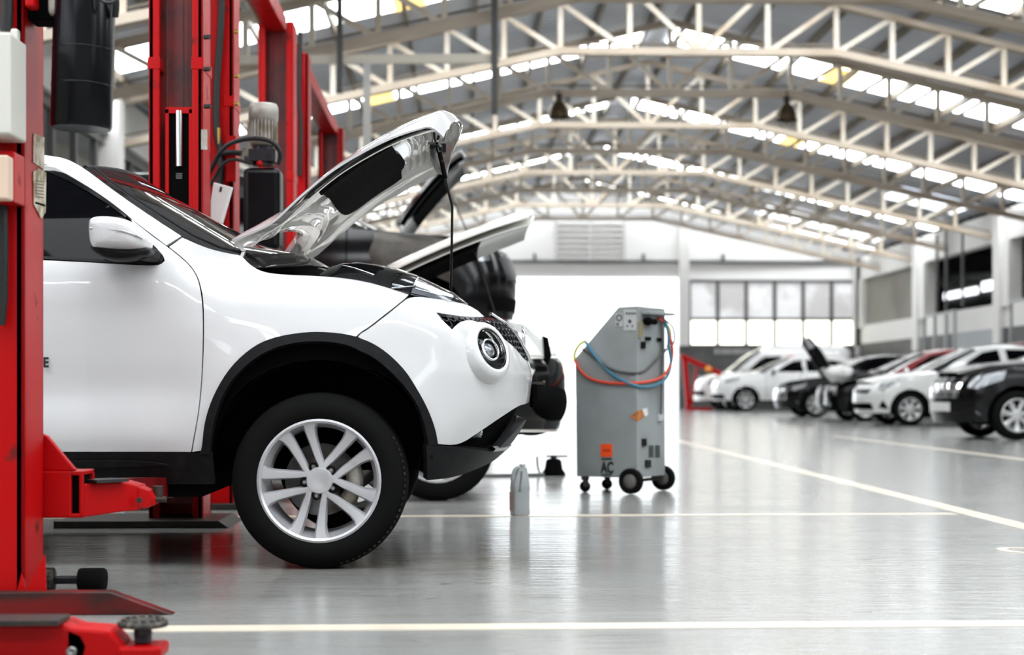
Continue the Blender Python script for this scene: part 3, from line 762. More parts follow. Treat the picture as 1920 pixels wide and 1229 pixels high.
# ---- lower lip, skid plate, fog lamp
lip = [(796, 834), (860, 838), (921, 846), (928, 842), (936, 833), (950, 818), (965, 802), (981, 783), (982, 790), (965, 812), (947, 836), (935, 850), (924, 860), (892, 876), (848, 893), (798, 899)]
panel(JP, rnd(PP(lip), 2, 60), sides=mirror, th=.03, off=.012, res=.018).build('bumper_lip', trim_black, JUKE, ang=40)
m = MB(); a, b = JP.inv(950, 830), JP.inv(925, 862)
rows = [[tuple(JP.at(s, z) + np.array([o, 0, 0])) for z, o in ((.40, -.04), (.405, .005), (.44, .02), (.45, .0), (.445, -.04))] for s in np.linspace(JP.inv(905, 868)[0], L_, 18)]
m.grid(rows); v = list(m.v); m.add([(x, -y, z) for x, y, z in v], [f[::-1] for f in m.f], True)
m.build('skid_plate', alloy, JUKE, ang=50)
fg = JP.inv(925, 800)
for s in (1, -1):
    c = JP.at(*fg) * np.array([1, s, 1]); c[0] -= .05
    MB().lathe(c, (1, -s * .25, 0), [(.045, -.04), (.045, .0), (.036, .002), (.034, -.004), (0, .006)], 24).build('fog_lamp', lamp_inner, JUKE)
# ---- grille: dark back panel and chrome-edged mesh
gp = PP([(817, 586.5), (863, 593), (890, 595), (908, 595)]) + [(L_, .965), (L_, .80)] + PP(grille_low[::-1])
panel(JP, gp, sides=mirror, th=.01, off=-.03, res=.03).build('grille_back', shell_black, JUKE, ang=40)
m = MB()
gpn = [(a, b) for a, b in gp]
for zz in np.arange(.80, 1.05, .024):
    run = []
    for a in np.arange(hl[0] - .40, L_ + .001, .008):
        if inpoly(np.array([a]), np.array([zz]), gpn)[0]: run.append(a)
        else:
            if len(run) > 2:
                for sd in (1, -1): m.tube([(JP.at(x, zz + .004 * math.sin(x * 160)) + np.array([-.006, 0, 0])) * np.array([1, sd, 1]) for x in run], .0035, 6)
            run = []
    if len(run) > 2:
        for sd in (1, -1): m.tube([(JP.at(x, zz + .004 * math.sin(x * 160)) + np.array([-.006, 0, 0])) * np.array([1, sd, 1]) for x in run], .0035, 6)
for j, a in enumerate(np.arange(hl[0] - .40, L_, .036)):
    zs = [z for z in np.arange(.78, 1.06, .006) if inpoly(np.array([a]), np.array([z]), gpn)[0]]
    if len(zs) > 2:
        for sd in (1, -1): m.tube([(JP.at(a, z) + np.array([-.012, 0, 0])) * np.array([1, sd, 1]) for z in zs], .003, 6)
m.build('grille_mesh', gun_metal, JUKE)
# emblem: chrome V and ring in the middle of the grille
m = MB()
for sd in (1, -1): m.tube([JP.at(L_ - .30, .985) * np.array([1, sd, 1]) + np.array([-.006, 0, 0]), JP.at(L_ - .22, .93) * np.array([1, sd, 1]) + np.array([.002, 0, 0]), JP.at(L_ - .13, .83) * np.array([1, sd, 1]) + np.array([.004, 0, 0]), JP.at(L_ - .1, .80) * np.array([1, sd, 1]) + np.array([.004, 0, 0])], .009, 8, 2)
m.lathe((j_qf(.89) + .004, 0, .89), (1, 0, 0), [(.045, 0), (.05, .012), (.058, .012), (.062, 0)], 32); m.bb((j_qf(.89), -.075, .878), (j_qf(.89) + .014, .075, .902))
m.build('grille_emblem', chrome, JUKE)
MB().bb((j_qf(.70) + .0, -.17, .60), (j_qf(.70) + .018, .17, .70)).build('plate_holder', shell_black, JUKE)
m = MB(); m.bb((j_qf(.70), -.05, .70), (j_qf(.70) + .05, .05, .712)); m.cyl((j_qf(.70) + .05, -.02, .706), (j_qf(.70) + .06, -.02, .706), .01); m.build('plate_bracket', dark_steel, JUKE)
# ---- round headlight
hc = JP.at(*hl); hn = JP.nrm(np.array([hl[0]]), np.array([hl[1]]))[0]
hn = Vector((.73, -.58, .33)); hn.normalize()
for s in (1, -1):
    c = Vector((hc[0] + .016, (hc[1] - .010) * s, hc[2])); n = Vector((hn.x, hn.y * s, hn.z))
    h_ = MB().lathe(c, n, [(HLR + .004, .004), (HLR - .004, .0), (HLR - .010, -.02), (.05, -.055), (0, -.06)], 40).build('headlight', gloss_black, JUKE)
    MB().lathe(c, n, [(HLR + .046, -.055), (HLR + .036, -.014), (HLR + .026, .000), (HLR + .012, .006), (HLR + .003, .005), (HLR - .002, -.012)], 48).build('bezel', white_paint, h_)
    MB().lathe(c - n * .0, n, [(.046, -.05), (.046, -.018), (.036, -.010), (.034, -.02)], 32).build('lamp_ring', chrome, h_)
    MB().sphere(c - n * .045, .034).build('projector', lamp_inner, h_)
    MB().lathe(c, n, [(HLR - .002, .002), (HLR * .8, .012), (HLR * .5, .019), (0, .023)], 40).build('lens', lamp_glass, h_)
# ---- upper lamp that bulges over the wing
up = [(599, 517), (620, 502.5), (642, 495.5), (670, 493.5), (706, 497), (742, 504.5), (782, 517.5), (814, 533), (850, 550), (875, 570)]
lo = [(599, 518), (622, 520), (645, 523), (672, 527), (700, 533), (731, 542), (767, 552), (800, 559), (840, 566), (877, 571.5)]
for s in (1, -1):
    rows = []; rin = []
    for k in range(len(up)):
        a = Vector(JP.at(*JP.inv(*lo[k]))); w = math.sin(PI * min(1, k / 9.0 * .98 + .01))
        b = U(up[k][0], up[k][1], JO[1] + a.y + .05 + .15 * w) - Vector(JO); row = []
        for j in range(9):
            t = j / 8; p = a.lerp(b, t) + Vector((0, -.035, .012)) * math.sin(PI * t) * w; row.append(p)
        e = row[-1]
        for j in range(1, 4): row.append(e + Vector((0, .05 * j, -.010 * j * j)))
        rows.append([(p.x, p.y * s, p.z) for p in row])
        rin.append([(p.x, (p.y + .03) * s, p.z - .012 - .008 * w) for p in row])
    lp = MB().grid(rin).build('indicator_lamp', trim_black, JUKE)
    MB().grid(rows, th=.003).build('lens', lamp_glass, lp)
    q = MB(); 
    a, b = Vector(rin[3][3]), Vector(rin[7][5])
    q.tube([Vector(rin[2][6]) + Vector((0, -.012 * s, .006)), Vector(rin[3][4]) + Vector((0, -.014 * s, .0)), Vector(rin[4][3]) + Vector((0, -.014 * s, 0))], .012, 10, 1)
    q.tube([Vector(rin[5][1]) + Vector((0, -.014 * s, 0)), Vector(rin[6][3]) + Vector((0, -.014 * s, 0)), Vector(rin[6][7]) + Vector((0, -.014 * s, .0))], .007, 8)
    q.tube([Vector(rin[5][2]) + Vector((0, -.014 * s, 0)), Vector(rin[7][3]) + Vector((0, -.014 * s, 0)), Vector(rin[8][4]) + Vector((0, -.012 * s, .0))], .006, 8)
    q.grid([[Vector(rin[k][j]) + Vector((0, -.010 * s, .004)) for j in range(1, 6)] for k in (6, 7, 8)])
    q.build('reflector', chrome, lp)
# ---- windscreen and roof
ga = [(158, 313), (190, 340), (235, 373), (280, 404), (340, 443), (390, 466), (437, 478), (470, 503)]
rows = []
for k, p in enumerate(ga):
    a = Vector(JP.at(*JP.inv(*p))) + Vector((0, .012, -.004)); row = []; bw = .10 + .16 * k / 7
    for j in range(25):
        t = -1 + 2 * j / 24; row.append((a.x + bw * (1 - abs(t) ** 2.2), a.y * -t, a.z + (.035 + .012 * k / 7) * (1 - t * t)))
    rows.append(row)
MB().grid(rows, th=.006).build('windscreen', screen_glass, JUKE)
m = MB(); m.tube([rows[0][j] for j in range(25)], .012, 8); m.build('screen_seal', trim_black, JUKE)
for s in (1, -1):
    m = MB(); m.tube([(r[1 if s > 0 else 23][0], r[1 if s > 0 else 23][1], r[1][2] + .006) for r in rows], .007, 6)
    m.build('screen_moulding', trim_black, JUKE)
rf = []
for q, zz, ins in ((-.955, 1.525, .26), (-1.05, 1.575, .28), (-1.3, 1.612, .28), (-1.7, 1.63, .29), (-2.2, 1.60, .31), (-2.7, 1.53, .35), (-3.1, 1.40, .40)):
    rf.append([(q + (.10 if q > -1 else .0) * (1 - t * t), (HW - ins + .02) * t, zz - .03 + .04 * (1 - t ** 4)) for t in np.linspace(-1, 1, 21)])
MB().grid(rf, th=.02).build('roof', white_paint, JUKE)
m = MB()
for i in range(3):     # cowl: black plastic below the glass
    pass
cw = [[(-.42 + .10 * (1 - t * t) - .0, .70 * t, 1.085 + .02 * (1 - t * t)), ] for t in np.linspace(-1, 1, 17)]
m.grid([[(-.50 + .22 * (1 - t * t), .72 * t, 1.105 + .03 * (1 - t * t)) for t in np.linspace(-1, 1, 17)], [(-.30 + .20 * (1 - t * t), .72 * t, 1.075 + .03 * (1 - t * t)) for t in np.linspace(-1, 1, 17)]], th=.02)
m.build('cowl', trim_black, JUKE)
# rear of the body (behind the post): simple closed shell with tail
rearp = [(-1.93, .46), (-1.93, 1.16), (-2.6, 1.18), (-3.0, 1.2), (-3.4, 1.18), (-3.95, 1.1), (-3.95, .45), (-3.15, .42)] + [(-2.69 + .42 * math.cos(t), .36 + .42 * math.sin(t)) for t in np.linspace(PI * 1.02, -.02, 20)][::1] + [(-2.25, .45)]
JP2 = Patch(jf, (-4.0, -1.5), (.25, 1.62), JO, 20, 10)
panel(JP2, [(-3.95, .45), (-3.12, .43)] + [(-2.69 + .42 * math.cos(t), .36 + .42 * math.sin(t)) for t in np.linspace(PI * .97, .03 * PI, 20)] + [(-1.93, .45), (-1.93, 1.14), (-2.6, 1.18), (-3.2, 1.18), (-3.95, 1.12)], sides=mirror, res=.06).build('rear_quarter', white_paint, JUKE, ang=32)
panel(JP2, [(-1.95, 1.16), (-2.6, 1.19), (-3.2, 1.19), (-3.9, 1.13), (-3.9, 1.42), (-3.3, 1.45), (-2.6, 1.52), (-1.95, 1.54)], sides=mirror, th=.01, off=-.01, res=.08).build('rear_window', glass_dark, JUKE, ang=32)
for (q, s) in ((0, -1), (0, 1), (-2.53, -1), (-2.53, 1)):
    make_wheel(JUKE, (q, s * (HW - .012), .334 + (.0)), s, .334, .232, .215, detail=(q == 0), name='front_wheel' if q == 0 else 'rear_wheel')
# ---- door mirror
mt = [(166, 416), (172, 409), (184, 405.5), (210, 406), (240, 412), (258, 423), (270, 436), (277, 447), (276.5, 460), (272, 468), (258, 471.5), (215, 470), (190, 468), (169, 464)]
ym = 5.93
def shell(name, out, y0, dep, mat, par, bul=.06, inner=.55):
    """rounded housing from an outline: rings shrink towards the camera side"""
    c = sum((U(*p, y0) for p in out), Vector()) / len(out); rows = []
    for k in range(8):
        t = k / 7 * PI / 2; s = math.cos(t) ** .55 if k < 7 else .02
        rows.append([c + (U(*p, y0) - c) * s + Vector((0, -bul * math.sin(t), 0)) - Vector(JO) for p in out])
    back = [U(*p, y0) + Vector((0, dep, 0)) - Vector(JO) for p in out]
    return MB().grid([back] + rows, close=True).add(back, [tuple(range(len(back)))]).build(name, mat, par, ang=50)
def dense_loop(o, n=2): return rnd(o, n, 80)
mr = shell('door_mirror', dense_loop(mt), ym, .10, white_paint, JUKE, .055)
shell('mirror_base', dense_loop([(169, 462), (215, 468), (260, 469), (274, 464), (284, 468), (282, 480), (268, 482), (255, 486), (232, 490), (200, 488), (182, 478), (172, 470)]), ym + .012, .07, trim_black, mr, .045)
MB().bar(U(262, 474, ym + .03) - Vector(JO), U(292, 482, 6.08) - Vector(JO), .05, .05).build('mirror_arm', trim_black, mr, bevel=.015)
st = [(168, 428), (200, 430), (230, 434), (256, 442), (267, 448)]
m = MB(); c0 = sum((U(*p, ym) for p in mt), Vector()) / len(mt)
rows = []
for p, w, d in zip(st, (4.5, 5, 6, 6, 1.5), (.036, .050, .055, .050, .036)):
    rows.append([U(p[0], p[1] - w / 2, ym - d + .002) - Vector(JO), U(p[0], p[1], ym - d - .004) - Vector(JO), U(p[0], p[1] + w / 2, ym - d + .002) - Vector(JO)])
m.grid(rows, th=.004); m.build('side_indicator', M('indicator_grey', (.45, .45, .44), .25, .3), mr)
# ---- decal on the door, mostly hidden by the post
E = JP.inv(88, 681); c = Vector(JP.at(*E))
text_part('door_lettering', 'E', black_ink, .052, Matrix.Translation(c + Vector((-.002, -.008, -.0))) @ Matrix.Rotation(PI / 2, 4, 'X') @ Matrix.Diagonal((.8, 1, 1, 1)), JUKE, .001, bold=.0016)
# ---- open bonnet
hd = thing  # (bonnet is a part of the car)
e_px = [(436, 454), (470, 440), (513, 418), (563, 372), (620, 325), (680, 288), (740, 259), (790, 243), (822, 236)]
e_in = [.16, .14, .13, .12, .12, .13, .15, .20, .30]
c_px = [(575, 447), (600, 425), (635, 396), (675, 366), (715, 335), (755, 304), (800, 274), (845, 251), (873, 240)]
EE = np.array([tuple(U(*p, 6.03 + i) - Vector(JO)) for p, i in zip(e_px, e_in)])
CC = np.array([tuple(U(*p, JO[1]) - Vector(JO)) for p in c_px]); KK = np.arange(9.0)
def hood_at(a, b, drop=0.0, cr=.062):
    """a 0..8 along the bonnet, b -1..1 across (-1 = camera side)"""
    a = np.asarray(a, float); b = np.asarray(b, float)
    e = np.stack([spl(a, KK, EE[:, i]) for i in range(3)], 1); c = np.stack([spl(a, KK, CC[:, i]) for i in range(3)], 1)
    yy = e[:, 1]; w = 1 - b * b
    x = e[:, 0] + (c[:, 0] - e[:, 0]) * w; z = e[:, 2] + (c[:, 2] - e[:, 2]) * w; y = -b * yy * 1.0 * -1
    y = np.where(b < 0, -np.abs(b) * np.abs(yy), np.abs(b) * np.abs(yy))
    ed = (1 - np.abs(b) ** 4); k = cr * ed - drop
    # raise along the bonnet's own normal (leaning back)
    nx, nz = -.52, .854
    lip = np.clip((a - 7.2) / .8, 0, 1) ** 2 * .05
    return np.stack([x + nx * k + lip * .3, y, z + nz * k - lip], 1)
NA, NB = 41, 41
HA = np.linspace(0, 8, NA); HB = np.sin(np.linspace(-PI / 2, PI / 2, NB)) * .5 + np.linspace(-1, 1, NB) * .5
rows = [[tuple(p) for p in hood_at(np.full(NB, a), HB)] for a in HA]
bonnet = MB().grid(rows, th=.008).build('bonnet', white_paint, JUKE, ang=50)
def hin(a, b):
    a = np.asarray(a, float); b = np.asarray(b, float)
    # pressed inner frame: rolled rear edge, raised flange, ribs near the latch
    d = .030 + .022 * np.exp(-((a - .5) / .55) ** 2) + .012 * np.exp(-((np.abs(b) - .80) / .07) ** 2) - .014 * np.exp(-((np.abs(b) - .5) / .09) ** 2) * smooth(1, 2, a)
    rib = smooth(5.4, 5.8, a) * (1 - smooth(7.3, 7.6, a)) * (1 - smooth(.60, .72, np.abs(b)))
    d = d + rib * .010 * np.sin(a * 21) + .02 * np.exp(-(((a - 1.5) / .18) ** 2)) * (1 - smooth(.55, .8, np.abs(b)))
    return hood_at(a, b * .955, drop=d)
rows = [[tuple(p) for p in hin(np.full(NB, a), HB)] for a in np.linspace(.0, 7.75, 240)]
MB().grid(rows, th=.004).build('inner_panel', hood_inner, bonnet, ang=60)
def hin2(a, b): return hood_at(a, b, drop=.040)
# rolled rear edge of the inner frame
rows = [[tuple(p + np.array([.006 * k - .02, 0, -.026 * k])) for p in hood_at(np.full(NB, .02), HB * .955, drop=.006)] for k in range(2)]
rows += [[tuple(p + np.array([.02 + .03 * k, 0, -.034 + .012 * k])) for p in hood_at(np.full(NB, .02), HB * .93, drop=.006)] for k in range(3)]
MB().grid(rows, th=.003).build('rear_flange', hood_inner, bonnet, ang=60)
HP = Patch(hin2, (0, 8), (-1, 1), JO, 120, 80)
pad = [(594, 352), (640, 322), (690, 294), (728, 272), (736, 276), (742, 290), (756, 296), (757, 310), (750, 318), (752, 332), (735, 345), (715, 357), (692, 373), (664, 394), (646, 403), (634, 398), (626, 388), (612, 372), (600, 362)]
pp = HP.poly(pad); pq = [(a * .14, b * .65) for a, b in pp]
HPs = Patch(lambda a, b: hin2(np.asarray(a) / .14, np.asarray(b) / .65), (0, 1.12), (-.65, .65), JO, 20, 20)
tst = HPs.nrm(np.array([.5]), np.array([0.0]))[0]
panel(HPs, rnd(pq, 1, 70), th=.016, off=.008, res=.02, flip=-1 if tst[2] > 0 else 1).build('sound_pad', pad_felt, bonnet, ang=50)
# latch striker, bracket and rubber on the inside of the nose
def HW_(px, py, off=.0):
    a, b = HP.inv(px, py); return Vector(HP.at(a, b)) + Vector((.03, 0, -.05)) * off
m = MB(); m.tube([HW_(806, 266, .4), HW_(802, 275, .8), HW_(805, 290, .9), HW_(812, 302, .8), HW_(818, 309, .6)], .014, 8, 1)
m.box(HW_(812, 268, .5), (.05, .05, .03)); m.box(HW_(824, 271, .4), (.035, .06, .04)); m.tube([HW_(800, 262, .3), HW_(812, 258, .5), HW_(822, 266, .4)], .006, 6)
m.build('latch', gun_metal, bonnet)
# support rod
rp = [(820, 262), (832, 234), (829, 230), (813, 240), (815, 258), (820, 280), (828, 302), (837, 345), (848, 388), (847, 460), (845, 548)]
yy = [6.75, 6.72, 6.72, 6.72, 6.72, 6.72, 6.72, 6.74, 6.76, 6.78, 6.8]
m = MB(); m.tube([U(*p, y) - Vector(JO) for p, y in zip(rp, yy)], .0055, 8); m.build('support_rod', gloss_black, JUKE)
m = MB(); m.cyl(U(824, 285, 6.72) - Vector(JO), U(835, 335, 6.735) - Vector(JO), .010); m.build('rod_grip', rubber, JUKE)
# hinge arm
m = MB(); 
for s in (1, -1):
    a = U(444, 455, 6.22) - Vector(JO); b = U(458, 472, 6.22) - Vector(JO); c = U(452, 486, 6.22) - Vector(JO)
    for p, q in ((a, b), (b, c)): m.bar((p.x, p.y * s, p.z), (q.x, q.y * s, q.z), .03, .012)
m.build('bonnet_hinge', white_paint, JUKE)
# ================================================================ OTHER CARS
def arc(q, R, n=14, z0=.30):
    zc = R; t0 = math.asin((z0 - zc) / (R + .07)); r = R + .07
    return [(q + r * math.cos(t), zc + r * math.sin(t)) for t in np.linspace(PI - t0, t0, n)]
def make_car(name, label, cat, loc, rz, s, paint, group=None):
    """s: dict of metres; q = 0 at the front axle, forward positive"""
    t = thing(name, label, cat, loc, rz, group, local=True)
    hw, wb, fo, ro, R = s['hw'], s['wb'], s['fo'], s['ro'], s['R']; q0 = s.get('q0', fo - .62)
    zb = s.get('zb', .22); nose = s['nose']; belt = s['belt']
    qf = lambda z: spl(z, [p[0] for p in nose], [p[1] for p in nose])
    ztop = s['roof'][0][1]
    inz = s.get('inset', [(0, .08), (.3, .03), (.5, 0), (.8, .01), (.95, .03), (1.05, .06), (1.25, .15), (1.45, .26), (1.6, .30), (2.3, .36)])
    prof = lambda q, z: spl(z, [p[0] for p in inz], [p[1] for p in inz])
    ar = -wb - ro + .55 - q0
    f = bodysurf(hw, q0, qf, prof, rear=(ar, lambda z: -wb - ro + 0 * z + s.get('rtilt', 0) * np.clip(z - .8, 0, 2)))
    amin = ar - f.L
    pt = Patch(f, (amin, f.L), (.1, 2.4), (0, 0, 0), 8, 8)
    def A(q, z): return q if isinstance(q, str) else s_of_q(f, q, z)
    def P(l): return [(p[0] * f.L if len(p) > 2 else s_of_q(f, p[0], p[1]), p[1]) for p in l]     # (frac, z, 1): round the nose
    res = .07
    top = [(f.L, belt[0][1])] + [(s_of_q(f, q, z), z) for q, z in belt] + [(amin, belt[-1][1])]
    low = [(amin, zb + .08)] + [(s_of_q(f, q, z), z) for q, z in [(-wb - R - .07, zb)] + arc(-wb, R, z0=zb + .02) + arc(0, R, z0=zb + .02)] + [(f.L, zb)]
    for sd in (1, -1):
        panel(pt, top + low, th=.02, res=res, sides=(sd,)).build('body_side', paint, t, ang=35)
        panel(pt, P(s['green']), th=.02, res=res, sides=(sd,)).build('window_pillar', s.get('pillar', paint), t, ang=35)
        for w in s['wins']: panel(pt, P(w), th=.01, off=.004, res=res, sides=(sd,)).build('side_window', glass_dark, t, ang=35)
        for nm, mt, po in s.get('extra', []): panel(pt, P(po), th=.012, off=.006, res=.04, sides=(sd,)).build(nm, mt, t, ang=35)
        # door gaps
        m = MB()
        for q, z0, z1 in s.get('gaps', []):
            m.tube([pt.at(s_of_q(f, q, z), z) * np.array([1, sd, 1]) for z in np.linspace(z0, z1, 8)], .006, 6)
        if m.v: m.build('door_gap', shell_black, t)
        q, z = s['mirror']; p = Vector(pt.at(s_of_q(f, q, z), z)); p.y *= sd; p.y += -.10 * (1 if p.y < 0 else -1)
        MB().sphere(p, .1, (.65, 1, .7), 14, 8).build('door_mirror', s.get('mpaint', paint), t)
        if s.get('handle'):
            m = MB()
            for q in s['handle']:
                z = belt[-2][1] - .12; m.tube([Vector(pt.at(s_of_q(f, q + d, z), z) * np.array([1, sd, 1])) + Vector((0, (1 if sd < 0 else -1) * -o * -1, 0)) * -1 for d, o in ((-.09, 0), (-.07, .03), (.07, .03), (.09, 0))], .012, 6)
            m.build('door_handle', s.get('mpaint', paint), t)
        for nm, q in (('front_wheel', 0), ('rear_wheel', -wb)):
            make_wheel(t, (q, sd * (hw - .015), R), sd, R, R * .68, .2, s.get('spokes', 'ten'), alloy_far, nm, False)
    def top_grid(st, nm, mt, n=15, th=.015):
        rows = []
        for q, z, cr, bow in st:
            a = s_of_q(f, q, z); e = pt.at(a, z); y = abs(e[1])
            rows.append([(e[0] + bow * (1 - tt * tt), y * tt, z + cr * (1 - tt ** 4)) for tt in np.linspace(-1, 1, n)])
        return MB().grid(rows, th=th).build(nm, mt, t, ang=40)
    if not s.get('open'): top_grid(s['hood'], 'bonnet', paint)
    top_grid(s['screen'], 'windscreen', screen_glass); top_grid(s['roof'], 'roof', s.get('roofpaint', paint))
    top_grid(s['rearscreen'], 'rear_window', screen_glass)
    if s.get('boot'): top_grid(s['boot'], 'boot_lid', paint)
    m = MB(); m.bb((-wb - ro + .3, -hw + .25, zb - .02), (fo - .45, hw - .25, .55)); m.bb((-wb + R + .1, -hw + .06, zb), (-R - .1, hw - .06, .6))
    m.bb((-.62, -hw + .1, .4), (fo - .35, hw - .1, .60)); m.build('underbody', shell_black, t)
    if s.get('open'):
        # raised bonnet: hinged at the cowl, nose end up
        hq, hz, L, an, sk = s['open']; rows = []
        for u in np.linspace(0, 1, 12):
            w = hw - .13 - .18 * u ** 6
            rows.append([(hq + (u * L + .08 * (1 - tt * tt) * u) * math.cos(an) - (.07 * (1 - tt ** 4) + .12 * u * (1 - u)) * math.sin(an), w * tt, hz + (u * L + .08 * (1 - tt * tt) * u) * math.sin(an) + (.07 * (1 - tt ** 4) + .12 * u * (1 - u)) * math.cos(an)) for tt in np.linspace(-1, 1, 15)])
        b = MB().grid(rows, th=.012).build('bonnet', paint, t, ang=40)
        r2 = [[(x + .03 * math.sin(an), y * .93, z - .04 * math.cos(an)) for x, y, z in r] for r in rows]
        MB().grid(r2, th=.008).build('inner_panel', sk, b, ang=40)
        r3 = [[(x + .016 * math.sin(an), y * .7, z - .018 * math.cos(an)) for x, y, z in r] for r in r2[2:9]]
        MB().grid(r3, th=.01).build('sound_pad', pad_felt, b)
        MB().tube([(hq + L * .72 * math.cos(an), .2, hz + L * .72 * math.sin(an)), (hq + L * .78, .3, hz - .1)], .007, 6).build('support_rod', dark_steel, t)
        m = MB(); m.bb((-.55, -hw + .16, .5), (fo - .30, hw - .16, belt[0][1] - .10)); m.build('engine_bay', shell_black, t)
    return t, pt, f
def sedan_spec(**k):
    s = dict(hw=.845, wb=2.6, fo=.82, ro=.98, R=.305,
        nose=[(.15, .72), (.25, .78), (.40, .82), (.55, .82), (.68, .79), (.76, .72), (.85, .60), (.95, .45)],
        belt=[(.62, .77), (.3, .87), (-.25, .95), (-.55, .985), (-1.4, 1.0), (-2.4, 1.04), (-3.0, 1.07), (-3.55, 1.05)],
        green=[(-.52, .97), (-.95, 1.23), (-1.3, 1.40), (-1.7, 1.47), (-2.3, 1.465), (-2.8, 1.38), (-3.1, 1.22), (-3.3, 1.05), (-2.4, 1.03), (-1.4, .99)],
        wins=[[(-.92, 1.03), (-1.12, 1.20), (-1.40, 1.36), (-1.7, 1.415), (-1.75, 1.03)], [(-1.87, 1.04), (-1.84, 1.42), (-2.3, 1.41), (-2.62, 1.33), (-2.85, 1.19), (-2.9, 1.09)]],
        hood=[(.62, .775, .06, .14), (.3, .875, .06, .07), (-.25, .955, .05, .06), (-.55, .99, .05, .10)],
        screen=[(-.52, .985, .03, .24), (-.95, 1.235, .03, .14), (-1.3, 1.405, .03, .08)],
        roof=[(-1.3, 1.405, .05, .06), (-1.7, 1.47, .04, 0), (-2.3, 1.465, .04, 0), (-2.75, 1.39, .04, -.04)],
        rearscreen=[(-2.75, 1.39, .03, -.08), (-3.25, 1.09, .03, -.16)],
        boot=[(-3.2, 1.09, .03, -.16), (-3.55, 1.06, .02, -.05)],
        gaps=[(-.62, .35, .98), (-1.8, .35, 1.0), (-2.75, .75, 1.04)], mirror=(-.85, 1.05), handle=(-1.55, -2.55), spokes='seven',
        extra=[('headlight', lamp_inner, [(.52, .77), (.20, .86), (.28, .76), (.48, .68), (.25, .64, 1), (.38, .66, 1), (.40, .72, 1)]),
               ('bumper_vent', shell_black, [(.50, .48), (.42, .36), (.18, .30, 1), (.36, .34, 1)]),
               ('grille', gloss_black, [(.55, .68, 1), (1, .68, 1), (1, .60, 1), (.6, .60, 1)]),
               ('bumper_intake', shell_black, [(.52, .42, 1), (1, .42, 1), (1, .30, 1), (.48, .30, 1)])])
    s.update(k); return s
YB_ = lambda px, py: FL(px, py)
def put(px, py, hw):
    """front axle on the floor: near tyre touches the floor at the pixel; returns the car origin for a car facing -x"""
    p = FL(px, py); return (p.x, p.y + hw - .05, 0)
# white saloon, side on
sp = sedan_spec()
sal, pt, f = make_car('car', 'white four-door saloon with closed bonnet, parked side-on at the right', 'car', put(1706, 799, .845), PI, sp, silver_white)
# skirt and chromed strip of the saloon
for sd in (1, -1):
    panel(pt, [(s_of_q(f, q, z), z) for q, z in ((-.40, .20), (-.40, .31), (-2.2, .31), (-2.2, .20))], th=.03, off=.02, res=.08, sides=(sd,)).build('side_skirt', silver_white, sal, ang=35)
# black car cut by the right edge
sp2 = sedan_spec(hw=.86, R=.33, fo=.86, nose=[(.15, .78), (.3, .84), (.5, .86), (.72, .84), (.85, .74), (.95, .6)],
    belt=[(.62, .84), (.3, .95), (-.25, 1.02), (-.55, 1.05), (-1.4, 1.06), (-2.4, 1.08), (-3.0, 1.1), (-3.55, 1.08)], handle=None,
    hood=[(.62, .845, .07, .14), (.3, .955, .06, .07), (-.25, 1.025, .05, .06), (-.55, 1.055, .05, .10)], screen=[(-.52, 1.05, .03, .24), (-.95, 1.235, .03, .14), (-1.3, 1.405, .03, .08)],
    extra=[('headlight', lamp_inner, [(.55, .84), (.15, .93), (.2, .80), (.5, .70), (.25, .68, 1), (.40, .70, 1), (.40, .78, 1)]),
           ('fog_lamp', lamp_inner, [(.55, .40), (.48, .34), (.2, .33, 1), (.28, .36, 1), (.28, .40, 1)]),
           ('grille', chrome, [(.50, .76, 1), (1, .76, 1), (1, .56, 1), (.55, .56, 1)]),
           ('number_plate', paper, [(.68, .50, 1), (1, .50, 1), (1, .38, 1), (.68, .38, 1)])], wb=2.7)
make_car('car', 'glossy black car cut off by the right edge of the photo', 'car', put(1907, 826, .86), PI, sp2, black_paint)
# red hatchback, nose stripped, tailgate raised
sp3 = sedan_spec(hw=.84, wb=2.5, ro=.72, R=.29, open=(-.45, .98, .0001, 0, shell_black), handle=None,
    belt=[(.55, .66), (.45, .70), (-.2, .92), (-.52, .97), (-1.4, 1.0), (-2.4, 1.03), (-2.9, 1.05), (-3.1, 1.04)],
    green=[(-.50, .97), (-.95, 1.22), (-1.35, 1.42), (-1.8, 1.50), (-2.6, 1.49), (-3.0, 1.42), (-3.1, 1.05), (-2.4, 1.02), (-1.4, .99)],
    wins=[[(-.95, 1.03), (-1.12, 1.20), (-1.42, 1.37), (-1.75, 1.43), (-1.78, 1.03)], [(-1.87, 1.04), (-1.85, 1.44), (-2.5, 1.43), (-2.85, 1.3), (-2.9, 1.09)]],
    screen=[(-.52, .985, .03, .24), (-.95, 1.225, .03, .14), (-1.35, 1.42, .03, .08)],
    roof=[(-1.35, 1.42, .05, .06), (-1.8, 1.50, .04, 0), (-2.6, 1.49, .04, 0), (-2.95, 1.44, .03, -.03)], rearscreen=[(-3.0, 1.40, .01, -.02), (-3.05, 1.38, .01, -.02)], boot=None, extra=[], mpaint=chrome, pillar=dark_red_paint, roofpaint=dark_red_paint)
red, pt3, f3 = make_car('car', 'dark red hatchback with stripped black nose behind the white saloon', 'car', put(1622, 791, .84), PI, sp3, black_paint)
m = MB(); m.bb((.1, -.72, .25), (.70, .72, .62)); m.bb((.25, -.5, .6), (.6, .5, .78)); m.build('radiator_pack', shell_black, red)
m = MB()
for y in (-.62, .62): m.sphere((.62, y, .62), .13, (.6, 1, 1)); 
m.bb((.64, -.7, .32), (.72, .7, .40)); m.build('crash_bar', steel, red)
m = MB()
for k in range(4): m.bb((.55, .62 - .05 * k, .35), (.78, .60 - .05 * k, .75 - .04 * k))
m.build('bare_bracket', chrome, red)
